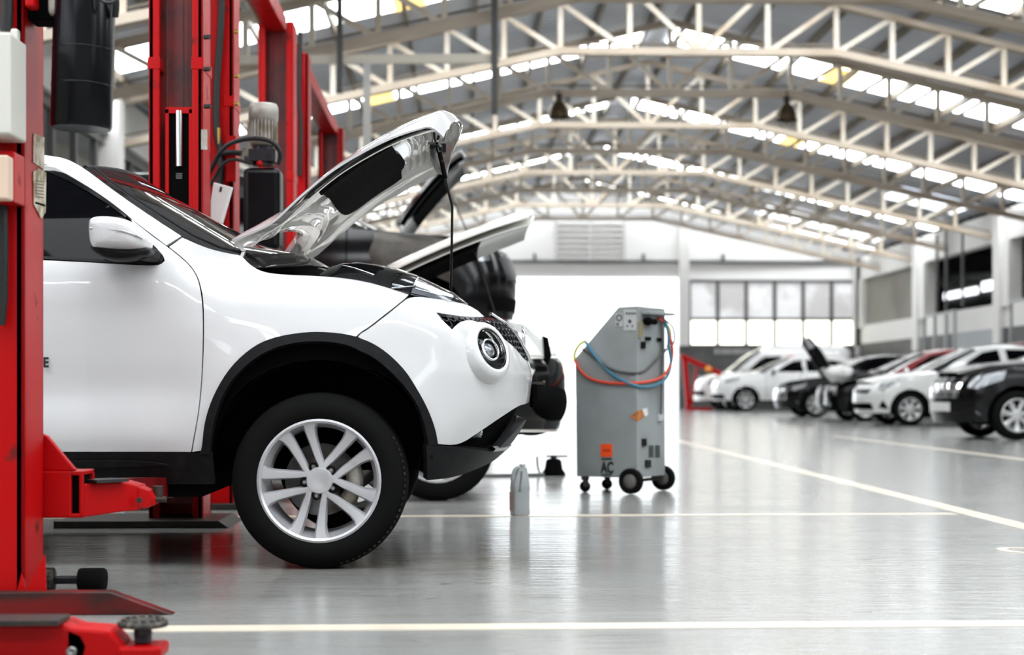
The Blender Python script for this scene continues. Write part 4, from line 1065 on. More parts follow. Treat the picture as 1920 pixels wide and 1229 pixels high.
rows = [[(-2.95 - .95 * u, .66 * tt, 1.50 + .22 * u + .05 * math.sin(PI * u)) for tt in np.linspace(-1, 1, 9)] for u in np.linspace(0, 1, 7)]
tg = MB().grid(rows, th=.05).build('tailgate', dark_red_paint, red, ang=40)
m = MB()
for y in (-.55, .55): m.box((-3.75, y, 1.66), (.25, .2, .05), M4=Matrix.Rotation(.22, 3, 'Y'))
m.build('tail_lamp', M('tail_lamp_red', (.55, .03, .02), .15, coat=1), tg)
m = MB()
for y in (-.66, .66): m.tube([(-3.0, y, 1.3), (-3.45, y, 1.58)], .012, 8)
m.build('gas_strut', chrome, tg)
# crumpled white cloth over the open nose of the red car
o = MB().sphere(Vector(put(1590, 791, .84)) + Vector((-.12, -.45, 1.0)), .22, (1.3, .9, .8), 24, 16).build('cloth', paper)
random.seed(5)
for v in o.data.vertices:
    d = (math.sin(v.co.x * 31 + v.co.z * 17) + math.sin(v.co.y * 27 - v.co.z * 23)) * .022; v.co.z += d; v.co.x += d
tag(o, 'crumpled white cloth heap lying over the open nose of the dark red car', 'cloth')
# black car with bonnet up
sp4 = sedan_spec(hw=.86, wb=2.6, R=.32, handle=None, open=(-.45, 1.02, .95, math.radians(58), blue_black), extra=[('headlight', lamp_inner, [(.5, .74), (.22, .82), (.3, .72), (.46, .66), (.25, .64, 1), (.36, .66, 1), (.38, .70, 1)]),
    ('fog_lamp', lamp_inner, [(.46, .40), (.40, .34), (.16, .33, 1), (.24, .36, 1), (.24, .40, 1)]), ('grille', chrome, [(.50, .68, 1), (1, .68, 1), (1, .42, 1), (.5, .42, 1)])])
make_car('car', 'black car with raised bonnet between the white van and the dark red car', 'car', put(1530, 784, .86), PI, sp4, black_paint)
# white sport-utility car
up_ = lambda l, dz, k=1.0: [((p[0],) + (p[1] * k + dz,) + tuple(p[2:])) for p in l]
sp5 = sedan_spec(hw=.90, wb=2.7, fo=.88, ro=.9, R=.36, zb=.32,
    nose=[(.15, .75), (.35, .84), (.6, .88), (.85, .86), (.98, .80), (1.08, .66), (1.2, .5)],
    belt=[(.66, .98), (.3, 1.08), (-.25, 1.12), (-.6, 1.15), (-1.4, 1.17), (-2.4, 1.2), (-3.1, 1.22), (-3.5, 1.2)],
    green=[(-.55, 1.14), (-1.0, 1.42), (-1.4, 1.60), (-1.8, 1.66), (-2.8, 1.64), (-3.3, 1.55), (-3.5, 1.2), (-2.4, 1.18), (-1.4, 1.16)],
    wins=[[(-.95, 1.20), (-1.2, 1.38), (-1.5, 1.53), (-1.75, 1.57), (-1.8, 1.20)], [(-1.9, 1.21), (-1.88, 1.58), (-2.7, 1.56), (-3.2, 1.46), (-3.2, 1.24)]],
    hood=[(.66, .985, .06, .16), (.3, 1.085, .06, .08), (-.25, 1.125, .05, .06), (-.6, 1.155, .05, .10)],
    screen=[(-.55, 1.15, .03, .24), (-1.0, 1.425, .03, .14), (-1.4, 1.605, .03, .08)],
    roof=[(-1.4, 1.605, .05, .06), (-1.8, 1.66, .04, 0), (-2.8, 1.64, .04, 0), (-3.3, 1.56, .03, -.04)], rearscreen=[(-3.3, 1.55, .02, -.05), (-3.5, 1.22, .02, -.1)], boot=None,
    gaps=[(-.62, .45, 1.14), (-1.85, .45, 1.17)], mirror=(-.85, 1.2), mpaint=trim_black,
    extra=[('headlight', lamp_inner, [(.52, .98), (.15, 1.03), (.2, .94), (.5, .88), (.25, .86, 1), (.40, .88, 1), (.40, .94, 1)]), ('grille', chrome, [(.52, .92, 1), (1, .92, 1), (1, .72, 1), (.6, .72, 1)]),
           ('bumper_intake', shell_black, [(.40, .52, 1), (1, .52, 1), (1, .38, 1), (.36, .38, 1)])], handle=(-1.6, -2.6))
make_car('car', 'white sport-utility car with alloy wheels parked in front of the white van', 'car', put(1398, 772, .9), PI, sp5, van_white)
# white panel van with red lettering
sp6 = sedan_spec(hw=.95, wb=3.0, fo=1.0, ro=1.15, R=.34, zb=.30, nose=[(.15, .9), (.35, .98), (.6, 1.0), (.85, .96), (1.0, .86), (1.1, .72), (1.25, .5)],
    belt=[(.66, 1.03), (.3, 1.12), (-.05, 1.18), (-.25, 1.22), (-1.0, 1.24), (-2.4, 1.24), (-3.4, 1.24), (-3.95, 1.24)],
    green=[(-.2, 1.2), (-.75, 1.68), (-1.1, 1.92), (-1.5, 2.06), (-2.8, 2.1), (-3.8, 2.06), (-4.02, 1.9), (-4.08, 1.24), (-2.4, 1.22), (-1.0, 1.22)],
    inset=[(0, .06), (.4, .01), (1.0, .01), (1.25, .05), (1.6, .10), (1.9, .18), (2.05, .26), (2.2, .40)],
    wins=[[(-.62, 1.28), (-1.0, 1.62), (-1.2, 1.72), (-1.7, 1.74), (-1.75, 1.28)]],
    hood=[(.66, 1.035, .05, .2), (.3, 1.125, .05, .1), (-.05, 1.185, .05, .1), (-.2, 1.21, .05, .14)],
    screen=[(-.2, 1.21, .03, .26), (-.75, 1.69, .03, .16), (-1.1, 1.925, .03, .1)],
    roof=[(-1.1, 1.925, .05, .06), (-1.5, 2.06, .05, 0), (-2.8, 2.1, .05, 0), (-3.8, 2.06, .04, 0), (-4.02, 1.92, .03, 0)], rearscreen=[(-4.03, 1.85, .01, -.02), (-4.06, 1.4, .01, -.03)], boot=None,
    gaps=[(-.45, .4, 1.2), (-1.85, .4, 1.24)], mirror=(-.5, 1.35), handle=(-1.65,),
    extra=[('headlight', lamp_inner, [(.6, 1.0), (.25, 1.08), (.3, .96), (.6, .84), (.25, .82, 1), (.36, .86, 1)]), ('bumper_intake', shell_black, [(.40, .62, 1), (1, .62, 1), (1, .48, 1), (.36, .48, 1)])])
pv = put(1388, 770, .95); pv = (FL(1302, 769).x + 1.0, 52.2, 0)
van, pt6, f6 = make_car('van', 'white high-roof panel van with red lettering under the far window band', 'van', pv, PI, sp6, van_white)
m = MB()
for q, w in ((-2.0, .22), (-2.42, .09), (-2.58, .12), (-2.76, .12), (-2.94, .12), (-3.12, .12), (-3.30, .12)):
    e = pt6.at(s_of_q(f6, q, 1.66), 1.66)
    for sd in (1,): m.box((e[0], -e[1] * -1 * sd * -1 if False else abs(e[1]) * 1.0 + .006, 1.66), (w, .012, .2 if w > .2 else .15))
m.build('red_lettering', M('sign_red', (.60, .12, .09), .5), van)
# ================================================================ CARS IN THE NEXT BAYS
s2 = dict(sp5); s2.update(open=(-.62, 1.22, 1.30, math.radians(24), hood_inner), R=.35, fo=.82, hw=.88, zb=.40, ro=.8,
    nose=[(.15, .70), (.35, .76), (.5, .80), (.7, .82), (.85, .80), (.98, .70), (1.08, .60), (1.2, .5)],
    extra=[('bumper_cover', gloss_black, [(.35, .44), (.60, .80), (.2, .86, 1), (1, .88, 1), (1, .42, 1)]),
           ('radiator_panel', silver_white, [(.66, .88), (.60, 1.0), (1, 1.02, 1), (1, .90, 1), (.3, .89, 1)])])
c2, pt2, f2 = make_car('car', 'cream crossover with raised bonnet and stripped black nose, behind the white crossover', 'car', (FL(820, 940).x, FL(820, 940).y + .83, 0), 0, s2, cream_paint)
m = MB()
for y in (-.45, .45): pass
m.sphere((.60, 0, .60), .24, (1, 3.2, .95), 32, 18)
m.build('bumper_beam', shell_black, c2)
VC = lambda px, py, Y: U(px, py, Y) - Vector(c2.matrix_basis.translation)
MB().prism([VC(*p, 10.2) for p in ((940, 772), (985, 764), (1012, 770), (1030, 778), (1052, 784), (1047, 801), (1022, 796), (1000, 806), (985, 815), (940, 818))], (0, .5, 0)).build('splash_shield', shell_black, c2, bevel=.01)
MB().prism([VC(*p, 9.95) for p in ((950, 598), (985, 603), (1006, 622), (1022, 636), (1024, 680), (1008, 692), (985, 689), (950, 682))], (0, .5, 0)).build('radiator_support', silver_white, c2, bevel=.02)
MB().prism([VC(*p, 9.94) for p in ((1018, 630), (1028, 634), (1034, 668), (1028, 684), (1021, 678))], (0, .5, 0)).build('support_edge', shell_black, c2)
s3 = dict(sp5); s3.update(open=(-.15, 1.20, .82, math.radians(49), blue_black), R=.35, fo=.85, hw=.88, zb=.32, mpaint=black_paint, handle=None,
    extra=[('headlight', lamp_inner, [(.55, .98), (.25, 1.02), (.3, .92), (.55, .86), (.25, .86, 1), (.40, .88, 1), (.40, .94, 1)]), ('grille', gun_metal, [(.52, .92, 1), (1, .92, 1), (1, .72, 1), (.6, .72, 1)]),
           ('bumper_intake', shell_black, [(.40, .56, 1), (1, .56, 1), (1, .44, 1), (.36, .44, 1)]), ('bumper_lip', dark_red_paint, [(.50, .36), (.2, .37, 1), (1, .37, 1), (1, .32, 1), (.2, .32, 1), (.50, .32)])])
LZ = .93
c3, pt3b, f3b = make_car('car', 'glossy black car lifted high with raised bonnet, above the cream crossover', 'car', (-.40, 14.75, LZ), 0, s3, black_paint)
# mat hung over the near wing of the lifted car
o1 = [(697, 434), (740, 437), (790, 441), (840, 446), (838, 480), (820, 508), (790, 520), (740, 515), (706, 505), (694, 470)]
rows = []
for k in range(8):
    v = k / 7; rows.append([U(697 + (842 - 697) * u + 4 * math.sin(v * 9), 434 + 12 * u + v * (78 + 8 * math.sin(u * 7)), 13.80 - .05 * math.sin(PI * v) - .02 * math.sin(u * 12) + (.22 * (1 - v * 5) if v < .2 else 0)) for u in np.linspace(0, 1, 14)])
mat_grey = noisy(M('mat_grey', (.055, .050, .042), .6), (.09, .08, .07), 8)
tag(MB().grid(rows, th=.012).build('wing_cover', mat_grey), 'dark grey protective mat hung over the wing of the lifted black car', 'cover')

# ================================================================ TWO-POST LIFTS
def column(par, x0, x1, y0, y1, open_dir, h=3.5, t=.03):
    """C-channel; open_dir +1: open towards +y, -1: towards -y"""
    m = MB(); d = .055
    yb = y0 if open_dir > 0 else y1; m.bb((x0, min(yb, yb + open_dir * t), 0.02), (x1, max(yb, yb + open_dir * t), h))
    for xa, xb in ((x0, x0 + t), (x1 - t, x1)): m.bb((xa, y0, .02), (xb, y1, h))
    yo = y1 if open_dir > 0 else y0
    for xa, xb in ((x0, x0 + d), (x1 - d, x1)): m.bb((xa, min(yo, yo - open_dir * t), .02), (xb, max(yo, yo - open_dir * t), h))
    c = m.build('column', lift_red, par, bevel=.008)
    m = MB(); ym = yo - open_dir * .11
    m.bb((x0 + t + .005, min(ym, ym - open_dir * .02), .1), (x1 - t - .005, max(ym, ym - open_dir * .02), h - .05)); m.build('inner_channel', lift_red_shaded, c)
    m = MB(); xm = (x0 + x1) / 2
    for xx in (x0 + .085, xm + .03): m.cyl((xx, yo - open_dir * .05, .3), (xx, yo - open_dir * .05, h), .004, n=6)
    m.build('lift_cable', dark_steel, c)
    for xa, xb in ((x0 - .004, x0 + d + .003), (x1 - d - .003, x1 + .004)):
        m = MB(); ex = .004
        m.bb((xa, y0 - ex, 2.28), (xb, y1 + ex, 2.34)); m.build('joint_band', lift_red, c, bevel=.003)
    return c
def base_plate(par, x0, x1, y0, y1, mat=base_red, h=.07, sl=.19):
    m = MB(); m.prism([(x0, y0, 0), (x1 + sl, y0, 0), (x1, y0, h), (x0, y0, h)], (0, y1 - y0, 0)); return m.build('base_plate', mat, par, bevel=.004)
def carriage(par, x0, x1, yo, od, z):
    m = MB(); m.bb((x0 + .06, yo - .02, z - .05), (x1 - .06, yo + .02, z + .75)); return m.build('carriage', shell_black, par)
def cylinder(par, x, y, z0, z1):
    MB().cyl((x, y, z0), (x, y, z1), .017).build('hydraulic_rod', chrome, par)
CX0, CX1 = -1.575, -1.305
def crossbeam(par, y0, y1):
    m = MB(); m.bb((-1.52, y0, 3.44), (-1.38, y1, 3.58)); b = m.build('crossbeam', lift_red, par, bevel=.01)
    MB().tube([(-1.555, y0 + .1, 3.50), (-1.555, y1 - .1, 3.50)], .025, 10).build('cable_pipe', M('pipe_brass%d' % int(y0), (.35, .24, .12), .35, .6), b)
def arm(par, pts, w, h, name='arm'):
    m = MB()
    for a, b in zip(pts, pts[1:]): m.bar(a, b, w, h)
    return m.build(name, lift_red, par, bevel=.012)
def pad(par, p, r=.063, h=.05):
    g = MB().cyl((p[0], p[1], p[2] - h), (p[0], p[1], p[2] - .012), .022).build('pad_screw', dark_steel, par)
    m = MB(); m.lathe((p[0], p[1], p[2] - .012), (0, 0, 1), [(0, 0), (r, 0), (r + .002, .008), (r, .014), (r * .8, .016), (0, .016)], 36)
    for i in range(14):
        a = 2 * PI * i / 14; m.cyl((p[0] + r * .78 * math.cos(a), p[1] + r * .78 * math.sin(a), p[2]), (p[0] + r * .78 * math.cos(a), p[1] + r * .78 * math.sin(a), p[2] + .009), r * .12, n=10)
    m.build('rubber_pad', noisy_pad, par)
noisy_pad = noisy(M('pad_rubber', (.02, .019, .018), .6), (.16, .13, .10), 60, .5, .7)
def power_unit(par, x, y, z, tank_len=.46):
    """silver motor over a black pump and oil tank; z = top of the tank"""
    mo = MB(); mo.lathe((x, y, z + .13), (0, 0, 1), [(0, 0), (.07, 0), (.072, .02), (.072, .14), (.083, .145), (.083, .215), (.074, .235), (0, .24)], 32)
    for i in range(24):
        a = 2 * PI * i / 24; mo.box((x + .075 * math.cos(a), y + .075 * math.sin(a), z + .21), (.008, .006, .12), rz=a)
    mo.build('motor', motor_alu, par)
    pb = MB(); pb.cyl((x, y, z + .02), (x, y, z + .13), .06); pb.box((x, y - .02, z + .07), (.15, .12, .07)); pb.cyl((x - .1, y - .03, z + .05), (x + .02, y - .03, z + .05), .022); pb.cyl((x + .04, y - .08, z + .06), (x + .04, y - .03, z + .06), .018)
    pb.build('pump', gun_metal, par, bevel=.004)
    MB().sphere((x - .01, y - .085, z + .02), .018).build('valve_cap', lift_red, par)
    tk = MB(); tk.box((x, y, z - tank_len / 2), (.205, .19, tank_len)); tk.build('oil_tank', tank_black, par, bevel=.03, seg=3)
    h = MB(); h.tube([(x - .30, y, z - .02), (x - .22, y - .06, z + .12), (x - .08, y - .11, z + .16), (x + .06, y - .11, z + .15), (x + .11, y - .08, z + .08), (x + .09, y - .06, z + .02)], .013, 8, 2)
    h.tube([(x - .30, y, z - .10), (x - .2, y - .07, z + .06), (x - .05, y - .1, z + .02)], .010, 8, 2)
    h.build('oil_hose', hose_black, par)
# --- lift holding the white crossover
LA = thing('car_lift', 'red two-post lift at the left edge carrying the white crossover', 'car lift', (-1.45, 6.5, 0), 0, 'red two-post lifts')
NX1 = UX(85, 500, 0).x if False else -1.335
cA = column(LA, -1.64, NX1, 4.90, 5.13, 1)
base_plate(LA, -2.0, U(205, 1110, 4.84).x, 4.84, 4.90)
m = MB(); m.prism([U(32, 1108, 4.89), U(48, 1108, 4.89), U(40, 1076, 4.89)], (0, .02, 0)); m.prism([U(50, 1108, 4.89), U(86, 1108, 4.89), U(84, 1040, 4.89)], (0, .01, 0)); m.build('gusset', lift_red, cA)
def side_sticker(par, quad, mat, name='sticker'):
    X = NX1 + .002; a = [UX(*p, X) for p in quad]; return MB().prism(a, (.0015, 0, 0)).build(name, mat, par)
side_sticker(cA, [(63, 250), (82, 258), (82, 318), (62, 305)], sticker)
side_sticker(cA, [(62, 322), (72, 316), (86, 324), (85, 398), (77, 410), (63, 384)], sticker)
side_sticker(cA, [(65, 378), (84, 384), (84, 388), (65, 382)], sticker_y, 'warning_stripe')
m = MB(); X = NX1 + .004
for i in range(6): 
    a = [UX(66, 338 + i * 6, X), UX(82, 340 + i * 6, X), UX(82, 342 + i * 6, X), UX(66, 340 + i * 6, X)]; m.prism(a, (.001, 0, 0))
m.build('sticker_print', M('print_brown', (.16, .12, .06), .6), cA)
# electrical box, cream box and hoses on the near post
def pxbox(px0, py0, px1, py1, y, d, name, mat, par, bev=.006):
    a, b = U(px0, py0, y), U(px1, py1, y); return MB().bb((a.x, y, a.z), (b.x, y + d, b.z)).build(name, mat, par, bevel=bev)
eb = pxbox(-60, 60, 20, 252, 4.70, .17, 'electric_box', box_grey, LA, .007)
m = MB(); a, b = U(-60, 52, 4.86), U(33, 262, 4.86); m.bb((a.x, 4.86, a.z), (b.x, 4.895, b.z)); m.build('box_flange', box_grey, eb, bevel=.008)
m = MB()
for py in (88, 246): p = U(27, py, 4.85); m.cyl(p, p + Vector((0, -.012, 0)), .009, n=6); m.cyl(p + Vector((0, -.012, 0)), p + Vector((0, -.02, 0)), .004, n=8)
m.build('box_bolt', M('brass_bolt', (.35, .24, .10), .4, .8), eb)
pxbox(-60, 283, 26, 379, 4.78, .12, 'switch_housing', lift_red, LA)
pxbox(-60, 290, 15, 374, 4.72, .06, 'switch_box', box_cream, LA)
m = MB(); m.tube([U(12, -60, 4.87), U(13, 20, 4.87), U(11, 60, 4.87)], .020, 10); m.build('hose', hose_black, LA); m = MB(); m.tube([U(4, 380, 4.87), U(6, 450, 4.87), U(5, 560, 4.87), U(0, 610, 4.87)], .016, 10); m.build('hose', hose_black, LA)
# oil tank hanging at the top
pt_, pb_ = U(160, -40, 4.95), U(152, 242, 4.95)
tk = MB(); d = (pb_ - pt_).normalized(); Lt = (pb_ - pt_).length
tk.lathe(pt_, d, [(0, 0), (.090, 0), (.0925, .01), (.0925, Lt - .01), (.088, Lt), (0, Lt + .002)], 48); tko = tk.build('oil_tank', tank_black, LA, ang=40)
for py in (95, 162): 
    m = MB(); c = pt_.lerp(pb_, (py + 40) / 282); m.lathe(c, d, [(.0925, -.002), (.0940, 0), (.0925, .002)], 48); m.build('tank_seam', tank_black, tko)
pxbox(52, -60, 104, 38, 4.93, .10, 'motor_bracket', shell_black, LA); pxbox(88, -60, 108, 28, 4.90, .05, 'pump_flange', motor_alu, LA, .02); pxbox(46, -40, 64, 12, 4.86, .06, 'red_block', lift_red, LA)
m = MB(); m.tube([U(178, -10, 4.85), U(196, 5, 4.83), U(210, 6, 4.83), U(220, -8, 4.85)], .006, 8, 2); m.tube([U(212, -30, 4.9), U(218, 0, 4.9), U(216, 32, 4.92)], .010, 8, 1); m.build('tank_hose', hose_black, LA)
# carriage bracket and swing arm under the sill
m = MB(); m.prism([U(70, 810, 5.16), U(88, 818, 5.16), U(140, 880, 5.16), U(140, 884, 5.16), U(70, 884, 5.16)], (0, .03, 0)); m.bb(U(40, 884, 5.15), U(133, 972, 5.15) + Vector((0, .16, 0))); cr_ = m.build('carriage', lift_red, LA, bevel=.006)
m = MB(); a, b = U(131, 884, 5.15), U(156, 972, 5.15); th = .014
m.bb((a.x, 5.15, a.z), (b.x, 5.31, a.z - th)); m.bb((a.x, 5.15, b.z), (b.x, 5.31, b.z + th)); m.bb((b.x - th, 5.15, a.z), (b.x, 5.165, b.z)); m.bb((a.x, 5.29, a.z), (b.x, 5.31, b.z)); m.build('arm_socket', lift_red, LA, bevel=.004)
m = MB(); m.bb(U(134, 892, 5.17), U(152, 964, 5.17) + Vector((0, .12, 0))); m.build('socket_shade', shell_black, LA)  # solid black block standing in for the shade inside the open socket
m = MB(); A0 = [U(150, 908, 5.2), U(232, 904, 5.33), U(262, 912, 5.38), U(262, 958, 5.38), U(232, 960, 5.33), U(150, 972, 5.2)]
m.prism(A0, (0, .12, 0)); m.prism([U(258, 912, 5.37), U(280, 922, 5.40), U(290, 935, 5.42), U(289, 948, 5.42), U(272, 955, 5.40), U(258, 955, 5.37)], (0, .09, 0)); ar_ = m.build('swing_arm', lift_red, LA, bevel=.006)
m = MB(); p = U(262, 938, 5.36); m.cyl(p, p + Vector((0, -.02, 0)), .009, n=12); p = U(299, 938, 5.45); m.cyl(U(285, 937, 5.45), U(312, 937, 5.45), .010, n=10); m.cyl(U(296, 912, 5.47), U(296, 935, 5.47), .018, n=14); m.build('arm_pin', dark_steel, ar_)
m = MB(); m.bar(U(165, 903, 5.24), U(225, 900, 5.34), .09, .01); m.build('arm_cover', dark_steel, ar_)
MB().bar(U(200, 920, 5.40), (U(300, 920, 6.2).x, 6.2, .30), .10, .08).build('arm_extension', lift_red_shaded, LA)
pad(LA, (U(300, 920, 6.2).x, 6.2, .378), .06, .08)
# far post of the same lift
cB = column(LA, CX0, CX1, 8.04, 8.30, -1)
base_plate(LA, -2.0, -1.20, 7.86, 8.36, dark_steel, .035, .05)
a, b = U(312, 205, 8.05), U(359, 520, 8.05)
m = MB(); m.bb((a.x, 8.06, .5), (b.x, 8.09, a.z)); ca = m.build('carriage', shell_black, LA)
m = MB(); m.bb((a.x - .004, 8.045, a.z - .02), (b.x + .004, 8.07, a.z + .01)); m.bb((a.x - .004, 8.045, .5), (a.x + .012, 8.07, a.z)); m.bb((b.x - .012, 8.045, .5), (b.x + .004, 8.07, a.z)); m.build('carriage_frame', lift_red, ca)
cylinder(ca, U(336, 210, 8.04).x, 8.04, U(336, 312, 8.04).z, U(336, 208, 8.04).z)
m = MB(); p = U(336, 330, 8.055)
for i in range(3): m.bb(U(330, 325 + i * 4, 8.055), U(341, 327 + i * 4, 8.055) + Vector((0, .01, 0)))
m.build('carriage_print', M('print_grey', (.12, .12, .12), .6), ca)
m = MB()
for px, py in ((383, 70), (383, 130), (384, 200)): p = U(px, py, 8.03); m.cyl(p, p + Vector((.03, -.012, 0)), .012, n=8)
m.build('column_bolt', dark_steel, cB)
pl = U(383, 262, 8.03); MB().box(pl, (.03, .01, .10)).build('rating_plate', motor_alu, cB)
m = MB(); m.bb((-1.25, 8.06, .37), (U(445, 900, 8.06).x, 8.18, .50)); m.build('swing_arm', lift_red, LA, bevel=.008)
MB().bar((-1.0, 8.05, .33), (-.75, 7.5, .33), .10, .07).build('arm_extension', lift_red_shaded, LA); pad(LA, (-.75, 7.5, .385), .06, .05)
crossbeam(LA, 4.9, 8.3)
# --- lift of the cream crossover
LB = thing('car_lift', 'red two-post lift behind the white crossover, with silver motor on its post', 'car lift', (-1.44, 10.7, 0), 0, 'red two-post lifts')
c = column(LB, CX0, CX1, 9.10, 9.36, 1); base_plate(LB, -1.9, -1.2, 9.02, 9.5, dark_steel, .035, .05)
m = MB(); m.tube([U(418, -60, 9.07), U(414, 60, 9.07), U(405, 170, 9.07), U(406, 255, 9.07), U(416, 285, 9.07), U(412, 345, 9.07), U(410, 420, 9.07)], .020, 10, 2); m.tube([U(410, 290, 9.06), U(430, 285, 9.02), U(452, 288, 9.0)], .016, 8, 1); m.build('oil_hose', hose_black, c)
m = MB()
for py in (60, 143, 195): p = U(441, py, 9.08); m.cyl(p, p + Vector((.02, -.01, 0)), .012, n=8)
p = U(410, 270, 9.06); m.cyl(p, p + Vector((0, 0, .09)), .01); m.build('hose_fitting', M('brass', (.45, .28, .08), .35, .8), c)
MB().bb(U(424, 255, 9.06), U(442, 340, 9.06) + Vector((0, .04, 0))).build('unit_bracket', lift_red, c)
power_unit(LB, U(494, 318, 9.0).x, 9.0, U(494, 318, 9.0).z, .46)
column(LB, CX0, CX1, 12.30, 12.56, -1); base_plate(LB, -1.9, -1.2, 12.15, 12.7, dark_steel, .035, .05); crossbeam(LB, 9.1, 12.5)
# --- lift of the black car
LC = thing('car_lift', 'farthest red two-post lift, holding the black car up high', 'car lift', (-1.44, 15.3, 0), 0, 'red two-post lifts')
c = column(LC, CX0, CX1, 13.45, 13.71, 1); base_plate(LC, -1.9, -1.2, 13.3, 13.85, dark_steel, .035, .05)
MB().tube([U(563, 60, 13.42), U(560, 190, 13.42), U(565, 230, 13.42), U(562, 330, 13.42)], .02, 8, 1).build('oil_hose', hose_black, c)
column(LC, CX0, CX1, 17.30, 17.56, -1); base_plate(LC, -1.9, -1.2, 17.2, 17.8, dark_steel, .035, .05); crossbeam(LC, 13.45, 17.5)
for y0, y1 in ((13.75, 14.3), (17.25, 15.3)):
    for x in (-1.9, -.9): 
        arm(LC, [(-1.42, y0, LZ + .18), (x, y1, LZ + .18)], .12, .10, 'swing_arm'); pad(LC, (x, y1, LZ + .305), .06, .08)
# --- arm of the nearest lift, bottom-left corner
LD = thing('car_lift', 'red lift arm with round screw pad in the bottom left corner', 'car lift', (-1.5, 3.9, 0), 0, 'red two-post lifts')
def zp(px, py, Y=3.98): return U(px, py, Y)
m = MB(); m.prism([zp(-200, 1166), zp(118, 1170), zp(158, 1187), zp(170, 1212), zp(160, 1250), zp(-200, 1250)], (0, .13, 0)); m.build('swing_arm', lift_red, LD, bevel=.012)
m = MB(); m.prism([zp(120, 1176), zp(205, 1182), zp(226, 1204), zp(238, 1222), zp(232, 1252), zp(120, 1252)], (0, .11, 0)); m.build('arm_extension', lift_red, LD, bevel=.01)
m = MB(); p = zp(268, 1212); m.bb((zp(222, 1212).x, 3.97, .012), (zp(303, 1212).x, 4.09, zp(268, 1213).z)); m.bb((zp(212, 1205).x, 4.0, .02), (zp(232, 1205).x, 4.06, zp(0, 1205).z)); so = m.build('pad_socket', lift_red, LD, bevel=.008)
MB().bar(zp(-120, 1164), zp(120, 1163), .12, .012).build('arm_cover', dark_steel, LD)
m = MB(); p = zp(135, 1222, 3.97); m.lathe(p, (0, -1, 0), [(.012, 0), (.012, .01), (.007, .01), (.006, .006), (0, .006)], 16); m.build('arm_bolt', steel, LD)
pp_ = U(268, 1166, 4.03); m = MB(); zt = pp_.z
for i in range(7): z = zp(0, 1212).z + i * .008; m.lathe((pp_.x, 4.03, z), (0, 0, 1), [(.020, 0), (.024, .004), (.020, .008)], 24)
m.cyl((pp_.x, 4.03, zp(0, 1213).z), (pp_.x, 4.03, zt - .01), .017); m.build('pad_screw', gun_metal, LD)
pad(LD, (pp_.x, 4.03, zt), .061, .03)
# rubber roller on the floor behind the post
RR = thing('pad_adapter', 'black dumbbell-shaped pad adapter lying on floor behind the red post', 'adapter', FL(145, 1108))
y = FL(145, 1110).y; sc = 3000 / y; r = 22 / sc
def RRx(px): return U(px, 1090, y).x
MB().lathe((RRx(148), y, r), (1, 0, 0), [(0, 0), (r * .9, 0), (r, .008), (r, RRx(198) - RRx(148) - .008), (r * .9, RRx(198) - RRx(148)), (0, RRx(198) - RRx(148))], 32).build('rubber_drum', rubber, RR)
MB().cyl((RRx(104), y, r), (RRx(150), y, r), .014).build('shaft', gun_metal, RR)
m = MB(); m.lathe((RRx(84), y, r), (1, 0, 0), [(0, 0), (r, 0), (r, .03), (0, .035)], 28)
for i in range(14): a = 2 * PI * i / 14; m.box((RRx(84) + .015, y + r * .96 * math.cos(a), r + r * .96 * math.sin(a)), (.028, .006, .006), M4=Matrix.Rotation(-a, 3, 'X'))
m.build('toothed_wheel', dark_steel, RR)
# white document holder leaning at the far post
q = [(400, 342), (433, 351), (410, 432), (388, 418)]
a = [U(*p, 8.5) for p in q]
o = MB().prism(a, (.01, .03, 0)).build('document_holder', paper, LB, bevel=.004)
MB().prism([U(413, 350, 8.495), U(417, 351, 8.495), U(415, 360, 8.495), U(411, 359, 8.495)], (0, .003, 0)).build('print', black_ink, o)

# ================================================================ AIR-CONDITIONING SERVICE MACHINE
P0 = U(1195, 897, 10.3); e1 = Vector((-.83, .5577, 0)).normalized(); e2 = Vector((-e1.y * -1, -e1.x, 0)).normalized()
e2 = Vector((e1.y, -e1.x, 0)); n1 = -e2; n2 = -e1
def hit(px, py, P, n, off=0.0):
    """point of the ray through a pixel on the plane through P with normal n (offset towards the camera)"""
    d = U(px, py, 1.0) - Vector((0, 0, CH)); o = Vector((0, 0, CH)); t = (P + n * off - o).dot(n) / d.dot(n); return o + d * t
AC = thing('service_machine', 'tall grey service machine on wheels with looped coloured hoses', 'machine', (P0.x, P0.y, 0))
w2 = .40
pf = [hit(*p, P0, n1) for p in ((1195, 574), (1159, 576), (1078, 672), (1081, 894), (1195, 897))]
body = MB().prism(pf, e2 * w2).build('cabinet', machine_grey, AC, bevel=.006)
SP = lambda px, py, o=.0: hit(px, py, P0, n1, o)
BP = lambda px, py, o=.0: hit(px, py, P0, n2, o)
def plate(fn, quad, name, mat, par, th=.004, off=.0):
    a = [fn(*p, off) for p in quad]; nn = n1 if fn is SP else n2; return MB().prism(a, nn * th).build(name, mat, par)
def rect(x0, y0, x1, y1): return [(x0, y0), (x1, y0), (x1, y1), (x0, y1)]
lg = M('label_light', (.42, .43, .43), .5)
p_ = plate(SP, rect(1154, 588, 1168, 612), 'gauge_plate', lg, AC); q_ = plate(SP, rect(1170, 581, 1193, 620), 'instruction_plate', lg, AC)
m = MB(); c = SP(1161, 596, .006); m.lathe(c, n1, [(.022, 0), (.022, .003), (.015, .003), (.015, 0)], 24); c = SP(1158, 608, .006); m.cyl(c, c + n1 * .003, .008)
m.build('gauge_ring', grey_hose, p_)
m = MB()
for px, py, r in ((1181, 603, .012), (1176, 612, .006), (1186, 612, .006)): c = SP(px, py, .005); m.cyl(c, c + n1 * .002, r)
